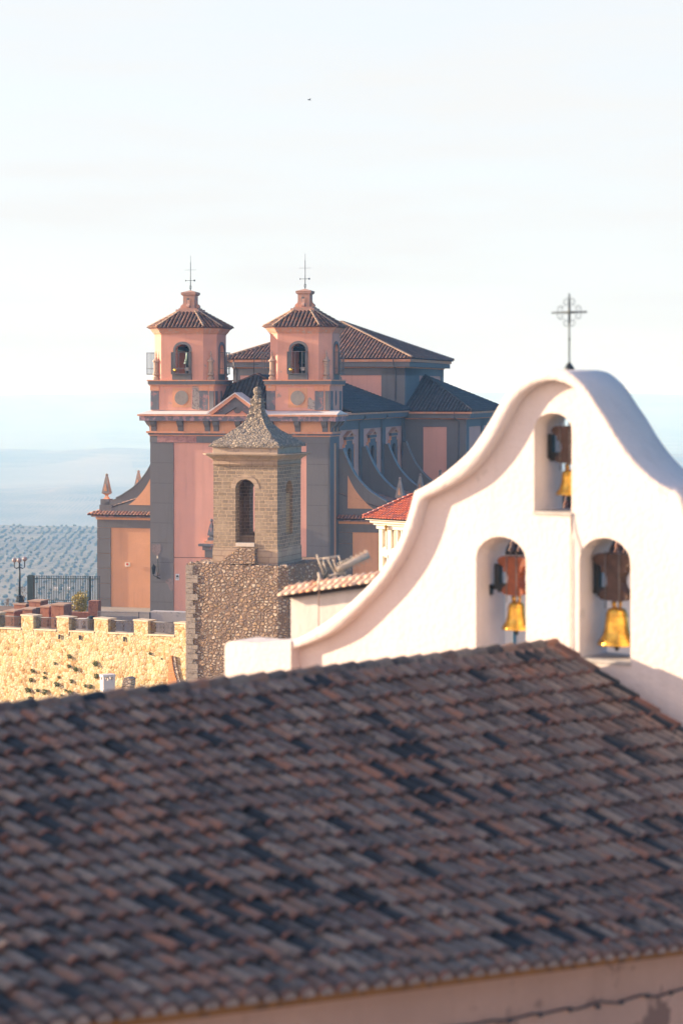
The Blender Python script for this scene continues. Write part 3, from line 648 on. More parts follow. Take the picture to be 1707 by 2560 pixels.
m = MB(); m.box(xc0-.85, xc1+.85, yc0-.85, yc1+.85, zC(904.5), zC(897)); m.box(xc0-.1, xc1+.1, yc0-.1, yc1+.1, zC(920), zC(917)); part(m, 'crossing_cornice_edge', TRIM, cr)
m = MB(); a = X(987,yc0); m.tube([(a,yc0-.85,zC(899)),(a,yc0-.8,zC(912)),(a+.1,yc0-.12,zC(922)),(a+.1,yc0-.12,zC(1000))], .07, 6)
a = X(590,yc0); m.tube([(a,yc0-.85,zC(899)),(a,yc0-.8,zC(912)),(a+.1,yc0-.12,zC(922)),(a+.1,yc0-.12,zC(1000))], .07, 6); part(m, 'downpipe', IRON, cr)
o = 1.05; zr = zC(895.5); ax_, ay_ = (xc0+xc1)/2, (yc0+yc1)/2
zpk = CH.at(835, 806, ay_)[1]
E = [(xc0-o,yc0-o,zr),(xc1+o,yc0-o,zr),(xc1+o,yc1+o,zr),(xc0-o,yc1+o,zr)]; P = (ax_, ay_, zpk)
m = MB()
for i in range(4): tiles(m, E[i], E[(i+1)%4], P, pitch=.42)
part(m, 'crossing_roof', ROOF_C, cr)
for i in range(4): m = MB(); hip(m, (E[i][0],E[i][1],E[i][2]+.08), (P[0],P[1],P[2]+.06), .17); part(m, 'hip_tiles', HIPM, cr)
# nave roof
zne = zS(1027); xmid = (xL+xR)/2; zrd = CH.at(640, 937, 5.5)[1]; xe = .85
m = MB(); y0_ = 1.3
tiles(m, (xR+xe, y0_+4.2, zne), (xR+xe, YT+.1, zne), (xmid, YT+.1, zrd), (xmid, 6.0, zrd), pitch=.42)
tiles(m, (xL-xe, YT+.1, zne), (xL-xe, y0_+4.2, zne), (xmid, 6.0, zrd), (xmid, YT+.1, zrd), pitch=.42)
tiles(m, (xL+.5, 1.3, zne-.2), (xR-.5, 1.3, zne-.2), (xmid, 6.0, zrd), pitch=.42)
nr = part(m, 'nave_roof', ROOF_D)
m = MB(); hip(m, (xL+1, 1.6, zne-.05), (xmid,6.0,zrd+.05), .12); hip(m, (xR-1, 1.6, zne-.05), (xmid,6.0,zrd+.05), .12); hip(m, (xmid,6.0,zrd+.04), (xmid,YT,zrd+.04), .12); part(m, 'ridge_tiles', ROOF_C, nr)
m = MB(); m.tube([(xmid-.3,6.0,zrd),(xmid-.3,6.0,zrd+2.6)], .035, 5); m.tube([(xmid-1.4,6.0,zrd+1.1),(xmid+.2,6.0,zrd+1.1)], .03, 5)
for k in range(3): m.tube([(xmid-1.3+k*.35,5.7,zrd+1.1),(xmid-1.3+k*.35,6.3,zrd+1.1)], .02, 4)
part(m, 'roof_aerial', DARK, nr)

# --- things fixed to the church walls
sx, sz = CH.at(321, 1411, YB)
m = MB(); m.box(sx-.26, sx+.26, YB-.22, YB-.05, sz-.2, sz+.2); ab = m.build('alarm_box', CREAM, ch)
m = MB(); m.plate([(sx-.1,sz+.16),(sx+.1,sz+.13),(sx+.13,sz-.02),(sx-.02,sz-.12),(sx-.15,sz+.02)], YB-.235, YB-.222); m.build('red_emblem', simple('emblem_red', (.6,.06,.03), .5), ab)
sx, sz = CH.at(443, 1443, 0)
m = MB(); m.box(sx-.2, sx+.2, .07, .12, sz-.32, sz+.32); sg_ = m.build('notice_plate', simple('notice_white', (.7,.72,.75), .5), ch)
m = MB(); m.plate([(sx-.13,sz+.02),(sx+.15,sz+.02),(sx+.15,sz+.12),(sx+.03,sz+.20),(sx-.13,sz+.13)], .055, .068); m.box(sx-.16,sx+.16,.055,.068,sz-.08,sz-.04); m.box(sx-.16,sx+.1,.055,.068,sz-.18,sz-.15); m.build('notice_pictogram', DARK, sg_)
lx, lz = CH.at(384, 1425, -.9)
m = MB(); m.tube([(lx+.35,0,lz-.95),(lx+.2,-.45,lz-.75),(lx,-.9,lz-.55),(lx,-.9,lz-.4)], .035, 6); m.tube([(lx+.35,0,lz-.6),(lx+.15,-.5,lz-.72)], .02, 5)
lt = m.build('wall_lantern_bracket', DARK, ch)
m = MB(); m.lathe([(.10,-.42),(.14,-.38),(.24,.28),(.26,.30),(.12,.48),(.05,.56),(.03,.66)], (lx,-.9,lz), 6); m.build('lantern_head', DARK, lt)
cx_, cz_ = CH.at(394, 1391, 0); dx_, dz_ = CH.at(396, 1428, 0)
m = MB(); m.tube([(cx_,-.04,cz_),(cx_+.05,-.04,cz_-.5),(dx_,-.04,dz_),(dx_-.1,-.04,dz_-.8)], .03, 5); m.build('lantern_cable', DARK, lt)
m = MB(); m.box(cx_-.04, cx_+.08, -.08, 0, cz_-.2, cz_+.06); m.build('junction_box', CREAM, lt)
a = CH.at(434, 1394, 0); b = CH.at(766, 1393, 0)
m = MB(); m.tube([(a[0]+(b[0]-a[0])*t/8, .1, a[1]+(b[1]-a[1])*t/8-.02*math.sin(t*2)) for t in range(9)], .02, 5); m.build('facade_cable', DARK, ch)
RAWP = plaster('peeled_render', (.24,.19,.19), .2, (.14,.13,.13), .6, 2.5, bump=.03)
for pts in ([(380,1361),(403,1361),(402,1380),(395,1390),(384,1385),(380,1376)], [(392,1430),(399,1431),(400,1441),(396,1447),(392,1440)], [(415,1450),(424,1446),(434,1447),(434,1474),(430,1479),(424,1472),(420,1460),(414,1457)]):
    m = MB(); m.plate([CH.at(p, q, 0) for p, q in pts][::-1], -.012, .02); m.build('peeled_patch', RAWP, ch)
# ------------------------------------------------------------------ stone tower with belfry
ST = Frame(533, 150, 21, 0.0)
st = ST.root('stone_tower')
tag(st, 'old rubble stone tower with a weathered belfry and concave stone cap before the church', 'tower')
def sp(mb, name, mat, parent=None): return mb.build(name, mat, parent or st)
Yb = 0.0
SX = lambda px, ly=0.0: ST.x(px, ly)
SZ = lambda py, ly=0.0, px=610: ST.at(px, py, ly)[1]
x0, x1 = SX(534), SX(693.5); dep = ST.atx(752, 1300, x1)[0]
wt = .75; zb0 = SZ(1412); zb1_ = SZ(1371); ztop = SZ(1165)
m = MB()
op = arch(SX(613), (SX(637)-SX(589))/2, SZ(1358), SZ(1221), SZ(1198)-SZ(1221), 14)
m.plate([(x0,zb1_),(x1,zb1_),(x1,ztop),(x0,ztop)], 0, wt, [op])
m.plate([(x0,zb1_),(x1,zb1_),(x1,ztop),(x0,ztop)], dep-wt, dep, [arch((x0+x1)/2-.9, .45, SZ(1340), SZ(1230), .45)])
s0, s1 = ST.atx(715, 1300, x1)[0], ST.atx(731.5, 1300, x1)[0]; sc_ = (s0+s1)/2; shw = (s1-s0)/2
zS0, zS1, zS2 = ST.atx(723,1335,x1)[1], ST.atx(723,1222,x1)[1], ST.atx(723,1201,x1)[1]
m.M = side_x(x1); m.plate([(wt,zb1_),(dep-wt,zb1_),(dep-wt,ztop),(wt,ztop)], 0, wt, [arch(sc_, shw, zS0, zS1, zS2-zS1)])
m.M = side_nx(x0); m.plate([(-dep+wt,zb1_),(-wt,zb1_),(-wt,ztop),(-dep+wt,ztop)], 0, wt, [arch(-dep/2, .55, zS0, zS1, .6)])
m.M = Matrix.Identity(4)
bel = sp(m, 'belfry_wall', STONE)
m = MB(); m.box(x0-.05, x1+.05, -.05, .6, zb0-.6, zb1_); m.box(x0-.05, x0+.7, .6, dep+.05, zb0-.6, zb1_); m.box(x1-.7, x1+.05, .6, dep+.05, zb0-.6, zb1_); m.box(x0+.7, x1-.7, dep-.6, dep+.05, zb0-.6, zb1_)
m.box(x0+.7, x1-.7, .6, dep-.6, zb0-.6, zb1_+.1); sp(m, 'belfry_plinth', STONE_S, bel)
# voussoir ring, proud of the wall
o2 = arch(SX(613), (SX(637)-SX(589))/2, SZ(1224), SZ(1221), SZ(1198)-SZ(1221), 14); ow_ = arch(SX(613), (SX(647)-SX(577))/2, SZ(1224), SZ(1221), SZ(1187)-SZ(1221), 14)
m = MB(); m.plate(ow_[2:] , -.025, .02, [])
m = MB()
i_, o_ = o2[2:], ow_[2:]
for k in range(len(i_)-1): m.plate([i_[k], o_[k], o_[k+1], i_[k+1]], -.03, .02)
sp(m, 'arch_voussoirs', STONE_S, bel)
m = MB(); m.box(SX(591), SX(637), -.12, .7, SZ(1366), SZ(1357)); sp(m, 'window_sill', simple('pale_sill_stone', (.55,.50,.44), .9), bel)
m = MB(); m.box(x0+.75, x1-.75, 2.0, 2.3, zb1_, SZ(1345)); sp(m, 'inner_step', STONE_S, bel)
m = MB(side_x(x1)); m.plate(arch(sc_, shw+.02, zS0, ST.atx(723,1234,x1)[1], 0.02), .22, .45); sp(m, 'sunlit_jamb_plate', ashlar('painted_sunlit_jamb', (.50,.33,.18), (.58,.38,.20), (.3,.2,.13), .3, .2), bel)  # orange plate paints the sunlit inner jamb seen through the side opening
def ring(m, o, za, zb_, o2=None):
    a = chamf(x0,x1,0,dep,0,o); b = chamf(x0,x1,0,dep,0,o2 if o2 is not None else o); m.slab(a, za, zb_, b)
m = MB(); ring(m, .03, ztop, ztop+.12); ring(m, .20, ztop+.12, SZ(1161), .26); ring(m, .02, SZ(1161), SZ(1150)); sp(m, 'lower_moulding', STONE_S, bel)
m = MB(); ring(m, .10, SZ(1150), SZ(1146), .16); ring(m, .22, SZ(1146), SZ(1138), .56); ring(m, .70, SZ(1138), SZ(1134), .74); sp(m, 'cornice', STONE_S, bel)
m = MB(); ring(m, .04, SZ(1134), SZ(1115)); sp(m, 'attic', plaster('belfry_attic_render', (.46,.37,.29), .12, (.30,.25,.21), .4, 1, bump=.02), bel)
# concave cap built of rough stone courses
cx0, cy0 = (x0+x1)/2, dep/2; hw0 = (x1-x0)/2; hd0 = dep/2
prof = [(1.13,1116),(1.13,1111),(1.06,1105),(.85,1093),(.65,1080),(.47,1067.5),(.33,1055),(.245,1042),(.19,1029),(.165,1015),(.16,1004),(.16,995)]
m = MB(); N = 13; rows = []; 
prof2 = smooth_path([(a, SZ(b, cy0)) for a, b in prof], 3)
vs = []; fs = []
ring_n = 4*N
for a, z in prof2:
    for k in range(ring_n):
        e_, t = divmod(k, N); t = t/N*2-1
        p = [(t,-1),(1,t),(-t,1),(-1,-t)][e_]
        px_ = cx0 + p[0]*a*(hw0*.98 if a > .3 else hw0); py_ = cy0 + p[1]*a*hd0
        nz = noise.noise(Vector((px_*2.4, py_*2.4, z*2.4)))*.06 + noise.noise(Vector((px_*6, py_*6, z*6)))*.05
        f = 1 + nz/max(.5, a*hw0)
        vs.append((cx0+(px_-cx0)*f, cy0+(py_-cy0)*f, z + nz*.6))
for j in range(len(prof2)-1):
    for k in range(ring_n): k2 = (k+1) % ring_n; fs.append((j*ring_n+k, j*ring_n+k2, (j+1)*ring_n+k2, (j+1)*ring_n+k))
fs.append(tuple(range(ring_n))[::-1]); fs.append(tuple((len(prof2)-1)*ring_n+k for k in range(ring_n)))
m.add(vs, fs); cap = sp(m, 'stone_cap_roof', STONE_T, bel)
m = MB(); zz = lambda y: SZ(y, cy0)
m.lathe([(.38,zz(1012)-0),(.34,zz(1010)),(.50,zz(1008)),(.52,zz(1004)),(.33,zz(1003)),(.34,zz(990)),(.24,zz(988)),(.20,zz(986)),(.30,zz(983)),(.33,zz(977)),(.26,zz(970)),(.10,zz(967))], (cx0,cy0,0), 8, .39)
m.tube([(cx0,cy0,zz(968)),(cx0,cy0,zz(955))], .02, 5); m.lathe([(.52,zz(1008)),(.66,zz(1006)),(.66,zz(1003)),(.5,zz(1002))], (cx0,cy0,0), 4, .785)
sp(m, 'stone_ball_finial', STONE_T, bel)
# rubble base
zt_ = SZ(1411); xl = ST.at(467, 1500, -.6)[0]; xr = ST.at(723, 1500, -.6)[0]
m = MB(); NN = 40
def rough_wall(m, pts, z0, z1, step=.35, amp=.05, top=.0):
    """closed outline wall with uneven face and ragged top"""
    out = []
    for (a, b) in zip(pts, pts[1:]+pts[:1]):
        L = math.dist(a, b); n = max(1, int(L/step))
        for k in range(n): out.append((a[0]+(b[0]-a[0])*k/n, a[1]+(b[1]-a[1])*k/n))
    nz = max(1, int((z1-z0)/step)); vs = []; n = len(out); cx = sum(p[0] for p in out)/n; cy = sum(p[1] for p in out)/n
    for j in range(nz+1):
        z = z0 + (z1-z0)*j/nz
        for i, p in enumerate(out):
            q = noise.noise(Vector((p[0]*1.7, p[1]*1.7, z*1.7)))*amp + noise.noise(Vector((p[0]*5, p[1]*5, z*5)))*amp*.6
            d = Vector((p[0]-cx, p[1]-cy)).normalized()
            vs.append((p[0]+d.x*q, p[1]+d.y*q, z + (top*noise.noise(Vector((p[0]*2.1+9, p[1]*2.1, 0))) if j == nz else 0)))
    fs = [(j*n+i, j*n+(i+1) % n, (j+1)*n+(i+1) % n, (j+1)*n+i) for j in range(nz) for i in range(n)]
    fs.append(tuple(nz*n+i for i in range(n))); m.add(vs, fs)
xr2 = ST.at(795, 1405, 4.2)
depb = 7.5
rough_wall(m, [(xl,-.6),(xr-.9,-.6),(xr-.2,-.25),(xr+.05,.5),(xr+.1,depb),(xl,depb)], -9, zt_, .35, .05, .12)
base = sp(m, 'rubble_base', RUB)
m = MB(); rough_wall(m, [(xr+.05,2.3),(ST.x(797,4.0),4.0),(ST.x(797,4.0),6.5),(xr+.05,6.5)], -9, zt_+.05, .35, .06, .12); sp(m, 'side_rubble_wall', RUB, base)
# corner quoins and the broken stair of rubble under the opening
m = MB(); z = -2.0
while z < zt_-.1:
    h = random.uniform(.28,.5); w = random.choice((.55,.95,.75)); m.box(xl-.04, xl+w, -.68, -.1, z, z+h-.03); z += h
sp(m, 'corner_quoins', plaster('quoin_stone', (.33,.28,.24), .2, (.20,.17,.15), .6, 1.6, bump=.04), base)
m = MB()
steps = [(551,1402,1406),(562,1393,1402),(571,1386,1393),(581,1379,1386),(590,1373,1379)]
xe_ = SX(637, -.3)
pts = [SX(a) for a, _, _ in steps]
prof_ = [ST.at(545,1410,-.6), ST.at(637,1410,-.6), ST.at(637,1371,-.6), ST.at(598,1371,-.6), ST.at(590,1373,-.6), ST.at(588,1379,-.6), ST.at(580,1380,-.6), ST.at(578,1386,-.6), ST.at(570,1387,-.6), ST.at(568,1393,-.6), ST.at(560,1394,-.6), ST.at(558,1401,-.6), ST.at(548,1403,-.6)]
m.plate(prof_, -.6, -.06); sp(m, 'broken_stair', RUB, base)
m = MB()
for k in range(26):
    a = ST.at(470+random.random()*250, 1409, -.45); r_ = random.uniform(.09,.2); m.lathe([(r_*.8,-.1),(r_,.0),(r_*.7,r_*.6),(r_*.2,r_*.8)], (a[0],random.uniform(-.5,-.2),zt_+.02), 6, random.random())
sp(m, 'loose_top_stones', RUB_R, base)['kind'] = 'stuff'

# ------------------------------------------------------------------ leafy things
LEAF = simple('wall_plant_leaves', (.13,.15,.045), .8, 0, .4, 4)
LEAF_Y = simple('autumn_bush_leaves', (.34,.27,.05), .8, 0, .45, 1.2)
LEAF_O = simple('olive_leaves', (.09,.11,.07), .85, 0, .3, .3)
BARK = simple('bark', (.12,.09,.07), .9)
def leaves(m, c, rx, ry, rz, n, s):
    for _ in range(n):
        while True:
            p = Vector([random.uniform(-1,1) for _ in range(3)])
            if .25 < p.length < 1: break
        p = Vector((p.x*rx, p.y*ry, p.z*rz)) * (0.8+.5*noise.noise(p*1.7)) + Vector(c)
        u = Vector([random.gauss(0,1) for _ in range(3)]).normalized(); w = u.orthogonal().normalized(); k = s*random.uniform(.6,1.3)
        m.add([p-u*k*.5, p+w*k*.32, p+u*k*.5, p-w*k*.32], [(0,1,2,3)])

# ------------------------------------------------------------------ battlement wall
WA = Frame(467, 152, 38, 0.0)
wal = WA.root('battlement_wall')
tag(wal, 'sunlit pale limestone wall topped with square merlons, left of the stone tower', 'wall')
zwA = lambda px, py: WA.at(px, py)
pR = zwA(438, 1591); pL = zwA(0, 1549+22)
xw0 = WA.x(-60); xw1 = WA.x(476)
# wall top: image line (0,1571)->(438,1591)
def topz(x): return pL[1] + (pR[1]-pL[1])*(x-pL[0])/(pR[0]-pL[0])
m = MB(); n = 70; nzv = 26; vs = []; fs = []
for i in range(n+1):
    x = xw0 + (xw1-xw0)*i/n
    for j in range(nzv+1):
        z = -12 + (topz(x)+12)*j/nzv; q = noise.noise(Vector((x*.9, 3.3, z*.9)))*.10 + noise.noise(Vector((x*3, 1, z*3)))*.035
        vs.append((x, q - (.0 if j < nzv else 0), z))
for i in range(n):
    for j in range(nzv): a = i*(nzv+1)+j; fs.append((a, a+nzv+1, a+nzv+2, a+1))
m.add(vs, fs)
m.add([(xw0,0,topz(xw0)),(xw1,0,topz(xw1)),(xw1,1.1,topz(xw1)),(xw0,1.1,topz(xw0)),(xw0,1.1,-12),(xw1,1.1,-12)], [(0,1,2,3),(3,2,5,4)])
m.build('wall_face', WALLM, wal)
mer = [(-33,-5,1532),(55,85,1538.5),(143.5,173,1543),(237,271,1546.5),(336,370.5,1551),(438,476,1558)]
for a, b, t in mer:
    m = MB(); xa, xb = WA.x(a), WA.x(b); zt = WA.at(a, t)[1]
    rough_wall(m, [(xa,-.03),(xb,-.03),(xb,.85),(xa,.85)], topz(xa)-.3, zt, .3, .03)
    o = m.build('merlon', WALLM, wal)
    m = MB(); m.box(xa-.05, xb+.05, -.09, .92, zt-.02, zt+.09); m.build('merlon_cap', COPE, o)
m = MB()
for (a, b) in zip(mer[:-1], mer[1:]):
    xa, xb = WA.x(a[1]), WA.x(b[0]); m.add([(xa,-.08,topz(xa)-.02),(xb,-.08,topz(xb)-.02),(xb,-.08,topz(xb)+.10),(xa,-.08,topz(xa)+.10),(xa,.9,topz(xa)+.10),(xb,.9,topz(xb)+.10)], [(0,1,2,3),(3,2,5,4)])
m.build('wall_coping', COPE, wal)
for i, (a, b) in enumerate(zip(mer[:-1], mer[1:])):
    xa, xb = WA.x(a[1])+.1, WA.x(b[0])-.04; m = MB(); zt = lambda x: topz(x)+1.02; yy = .25
    za = lambda x: topz(x)+.16
    for zf, r_ in ((zt, .035), (za, .025)): m.tube([(xa,yy,zf(xa)),(xb,yy,zf(xb))], r_, 5)
    rb = m.build('iron_railing', IRON)
    rb.parent = None
    m2 = MB(); x = xa
    while x < xb: m2.box(x-.017, x+.017, yy-.012, yy+.012, za(x), zt(x)); x += .125
    for k in range(3):
        c = xa + (xb-xa)*(k+.5)/3; zc_ = (za(c)+zt(c))/2
        for s_ in (-1, 1): m2.tube([(c+s_*.09*math.sin(t*.9), yy-.02, zc_ + s_*.0 + (t-3.5)*.085) for t in range(8)], .02, 4)
    # a railing is a thing of its own: bars are its part
    rt = WA.root('railing'); tag(rt, ['iron railing at the far left between the first two merlons', 'iron railing between merlons in front of the brick piers', 'iron railing between merlons in front of the dark bin', 'iron railing between merlons below the pale balustrade', 'rightmost iron railing beside the stone tower, under the church corner'][i], 'railing', 'railings between the merlons')
    rb.name = 'rail'; rb.parent = rt; m2.build('railing_bars', MATS.get('rusty_brown_iron') or simple('rusty_brown_iron', (.07,.05,.045), .8), rt)
# dark slots in the wall
for px, py, w_ in ((202,1593,.05),(313,1597,.07),(151,1591,.06)):
    q = WA.at(px, py); m = MB(); m.box(q[0]-w_, q[0]+w_, -.16, -.05, q[1]-.2, q[1]+.16); m.build('wall_slot', VOID, wal)
# small plants rooted in the wall
pl_px = [(580,1440,1.2),(790,1500,1.5),(455,1497,.8),(575,1520,1.0),(628,1545,1.3),(795,1600,1.3),(278,1558,1.1),(370,1575,.7),(262,1632,1.2),(372,1612,.9),(487,1610,.8),(592,1642,1.1),(478,1668,1.4),(705,1682,.9),(748,1685,1.2),(245,1715,1.5),(315,1718,1.0),(375,1728,1.4),(592,1740,1.5),(1232,1417,.8),(257,1785,1.2),(543,1717,.7),(508,1758,.6),(1324,1460,.5)]
plbase = []
for v in range(3):
    m = MB(); leaves(m, (0,-.12,0), .30, .22, .27, 110, .13); m.tube([(0,.12,-.05),(0,-.1,0)], .02, 4)
    plbase.append(m)
pm = []
for v, m in enumerate(plbase):
    me = None
for i, (zx, zy, s) in enumerate(pl_px):
    q = WA.at(zx*.3061, 1200+zy*.3061)
    if i < 3: o = plbase[i].build('wall_plant', LEAF); pm.append(o)
    else: o = pm[i % 3].copy(); COL.objects.link(o)
    loc = WA.O + WA.ex*q[0] + Vector((0,0,q[1])); o.location = loc; o.rotation_euler.z = WA.a; o.scale = (s*.72, s*.72, s*.72)
    tag(o, 'small dark green shrub sprouting from the joints of the sunlit limestone wall', 'plant', 'shrubs growing out of the limestone wall')
# brick spire shaped scar, chimney and rubble stub in front of the wall
q = [WA.at(a*.3061, 1200+b*.3061, -.25) for a, b in ((1350,1790),(1372,1640),(1378,1520),(1388,1435),(1400,1437),(1412,1520),(1430,1600),(1445,1640),(1452,1800))]
m = MB(); m.plate(q[::-1], -.25, -.05); m.build('brick_scar', ashlar('orange_brick', (.50,.20,.07), (.56,.26,.10), (.4,.2,.1), .3, .14), wal)
m = MB(); m.plate([(a+.32, b-.05) for a, b in q][::-1], -.17, .0); m.build('broken_edge', RUB_R, wal)
CM = Frame(259, 118, -30, 0.0)
cm = CM.root('chimney'); tag(cm, 'slim whitewashed square chimney poking above the foreground roof, in front of the limestone wall', 'chimney')
zt = CM.at(260, 1688)[1]; w_ = .5
m = MB(); m.box(0, w_+.25, 0, w_, -9, zt-.32)
for a, b in ((0,.14),(w_+.11,w_+.25)):
    for c, d in ((0,.14),(w_-.14,w_)): m.box(a, b, c, d, zt-.32, zt-.12)
m.box(.3,.42,0,w_,zt-.32,zt-.12)
m.box(-.03, w_+.28, -.03, w_+.03, zt-.12, zt); m.build('chimney_shaft', WHITE_D, cm)
SB = Frame(305, 125, 20, 0.0); sb = None
m = MB(); q = [SB.at(a, b) for a, b in ((302,1760),(304,1718),(310,1695),(318,1694),(328,1698),(327,1712),(322,1740),(320,1760))]
m.plate(q[::-1], 0, .7); sb = m.build('rubble_stub', RUB_R, None, SB.O, SB.a); tag(sb, 'short grey stub of rubble masonry to the right of the slim chimney', 'ruin')

# ------------------------------------------------------------------ terrace by the church
TZ = .35
def at_Y(px, py, Y): return Vector(((px-853.5)/FPX*Y, Y, CAMZ-(py-975)/FPX*Y))
# brick piers
piers = [(37,56,1526,178,'brown brick pier at the far left end of the terrace, lowest of all'),(36,76,1509,196,'widest light brick pier carrying the street lamp'),(73,113,1501,190,'tallest brick pier beside the thick dark fence post'),(54,92,1521,182,'low brick pier between the lamp pier and the terrace railing'),(102,131,1515,178,'brick pier with a bright orange side in the middle of the terrace'),(129,172,1510,176,'rightmost brick pier with a bright orange side')]
piers[0] = (12,46,1526,178,piers[0][4])
for k, (a, b, t, Y, lab) in enumerate(piers):
    F = Frame(a, Y, -32 if False else 20, 0.0); xb = F.x(b-(b-a)*.28); zt = F.at(a, t)[1]; d = 1.5
    o = F.root('brick_pier'); tag(o, lab, 'pier', 'brick piers on the terrace')
    m = MB(); m.box(0, xb, 0, d, -1.5, zt-.12); m.build('pier_body', BRICK, o)
    m = MB(); m.box(-.08, xb+.08, -.08, d+.08, zt-.12, zt); m.build('pier_cap', BRICK_T, o)
# dark niches/gates between the piers
for a, b, t, Y, lab in ((47,55,1524,181,'dark iron gate panel between the two leftmost brick piers'),(92,103,1519,180,'dark iron gate panel left of the middle brick pier'),(131,140,1516,178.5,'narrow dark iron gate panel left of the rightmost brick pier')):
    p = at_Y(a, t, Y); q2 = at_Y(b, t, Y); o = empty('gate_panel', (p.x, Y, 0), 0); tag(o, lab, 'gate', 'iron gate panels between the brick piers')
    m = MB(); w2 = q2.x-p.x
    for k in range(5): m.box(w2*k/4-.02, w2*k/4+.02, -.02, .02, -1, p.z)
    m.build('gate_bars', DARK, o)
    for z_ in (p.z-.06, 1.2): m = MB(); m.box(0, w2, -.03, .03, z_, z_+.06); m.build('gate_rail', DARK, o)
# street lamp with three globes
p = at_Y(50, 1505, 197); lamp = empty('street_lamp', (p.x, p.y, p.z), 0); tag(lamp, 'dark street lamp post with three round globes above the valley', 'street lamp')
k = 197/FPX
m = MB(); m.lathe([(.42,0),(.42,.2),(.36,.3),(.36,1.9*.3),(.2,1.9*.32+.05),(.16,.7)], (0,0,0), 8); m.build('lamp_base', DARK, lamp)
m = MB(); m.tube([(0,0,.5),(0,0,4.15)], .12, 8, .075); m.build('lamp_pole', DARK, lamp)
for sx, dz in ((-.52, .0), (.0, .02), (.50, .12)):
    m = MB(); m.tube([(0,0,3.45),(sx*.6,-.1*(sx == 0),3.3),(sx,-.3*(sx == 0),3.42),(sx,-.3*(sx == 0),3.9+dz)], .05, 6); a_ = m.build('lamp_arm', DARK, lamp)
    m = MB(); m.ball((sx,-.3*(sx == 0),4.12+dz), .24, 12, 8); m.build('globe', simple('dusty_lamp_globe', (.32,.26,.26), .25) if not MATS.get('dusty_lamp_globe') else MATS['dusty_lamp_globe'], a_)
# tall iron fence along the drop
FN = Frame(69, 196, 6, 0.0); fn = FN.root('iron_fence'); tag(fn, 'tall dark green iron fence with thick end post left of the church', 'fence')
zt = FN.at(100, 1441)[1]; zm = FN.at(100, 1500)[1]; zl = FN.at(100, 1530)[1]; xe2 = FN.x(250)
m = MB(); m.box(0, FN.x(84), 0, .5, zl-.5, zt-.02); m.slab([(-.04,-.04),(FN.x(84)+.04,-.04),(FN.x(84)+.04,.54),(-.04,.54)], zt-.02, zt+.12, [(.1,.1),(FN.x(84)-.1,.1),(FN.x(84)-.1,.4),(.1,.4)]); m.build('end_post', simple('dark_green_paint', (.04,.07,.07), .6), fn)
GRN = MATS['dark_green_paint']
m = MB(); m.box(FN.x(222), FN.x(227), 0, .2, zl-.5, zt+.05); m.build('fence_post', GRN, fn)
m = MB(); x = FN.x(87)
while x < xe2: m.box(x-.028, x+.028, .05, .106, zm, zt-.02); m.lathe([(.02,0),(.06,.06),(.02,.14)], (x,.078,zt-.04), 5); x += .17
m.build('fence_bars', GRN, fn)
m = MB(); x0f = FN.x(84)
for z in (zt-.2, zm, zm-.22): m.box(x0f, xe2, .03, .126, z-.03, z+.03)
m.build('fence_rails', GRN, fn)
m = MB(); x = FN.x(115)
while x < FN.x(225): m.box(x-.025, x+.025, .05, .10, zl, zm); x += .19
m.build('lower_bars', GRN, fn)
# low brick wall and pier right of the bush
WL = Frame(170, 187, 10, 0.0); a = WL.root('brick_wall'); tag(a, 'low red brown wall with a square pier against the church corner', 'wall')
m = MB(); m.box(WL.x(170), WL.x(224), 0, .5, -1, WL.at(200, 1531)[1]); m.build('wall_panel', BRICK, a)
m = MB(); m.box(WL.x(223), WL.x(247), -.12, .8, -1, WL.at(235, 1502)[1]); m.build('wall_pier', BRICK, a)
# pale balustrade at the foot of the side chapel
BL = Frame(245, 180, 12, 0.0); a = BL.root('balustrade'); tag(a, 'pale weathered metal balustrade at the foot of the side chapel', 'balustrade')
zt = BL.at(300, 1529)[1]; zb_ = BL.at(300, 1557)[1]; xe3 = BL.x(374)
m = MB(); x = 0
PALE = simple('pale_weathered_metal', (.36,.33,.31), .7)
while x < xe3: m.box(x-.02, x+.02, 0, .04, zb_, zt+(.03 if int(x*7) % 2 else 0)); x += .085
m.build('balusters', PALE, a)
m = MB(); m.box(0, xe3, -.02, .06, zt-.10, zt-.04); m.build('top_rail', PALE, a)
m = MB(); m.box(xe3, xe3+.12, -.05, .1, zb_, zt); m.box(BL.x(347), BL.x(347)+.07, -.03, .08, zb_, zt); m.build('rail_post', simple('rail_post_dark', (.09,.09,.1), .6), a)
# plinth terrace of the church
PT = Frame(375, 179, 15, 0.0); o = PT.root('church_terrace_wall'); tag(o, 'smooth pale grey retaining wall below the church front, behind the merlons', 'wall')
m = MB(); m.box(PT.x(376), PT.x(500), 0, 1.0, -3, PT.at(430, 1530)[1]); m.build('retaining_wall', BASEW, o)
# bin, pale bench
p = at_Y(229, 1569, 172); o = empty('litter_bin', p, 0); tag(o, 'dark litter bin behind the railing, beside a merlon', 'bin')
m = MB(); m.lathe([(.30,-.9),(.36,.35),(.36,.4)], (0,0,.4), 12); m.build('bin_body', DARK, o); m = MB(); m.lathe([(.39,.78),(.39,.85),(.25,.98),(.05,1.02)], (0,0,.0), 12); m.build('bin_lid', DARK, o)
p = at_Y(194, 1547, 174); p2 = at_Y(226, 1547, 174); o = empty('stone_bench', (p.x, 174, p.z), 0); tag(o, 'pale pink stone bench behind the railing, left of the dark bin', 'bench')
m = MB(); m.box(0, p2.x-p.x, 0, .6, -.16, 0); m.build('seat', LEAD, o)
for dx in (.1, p2.x-p.x-.35): m = MB(); m.box(dx, dx+.25, .05, .55, -1.1, -.16); m.build('leg', LEAD, o)
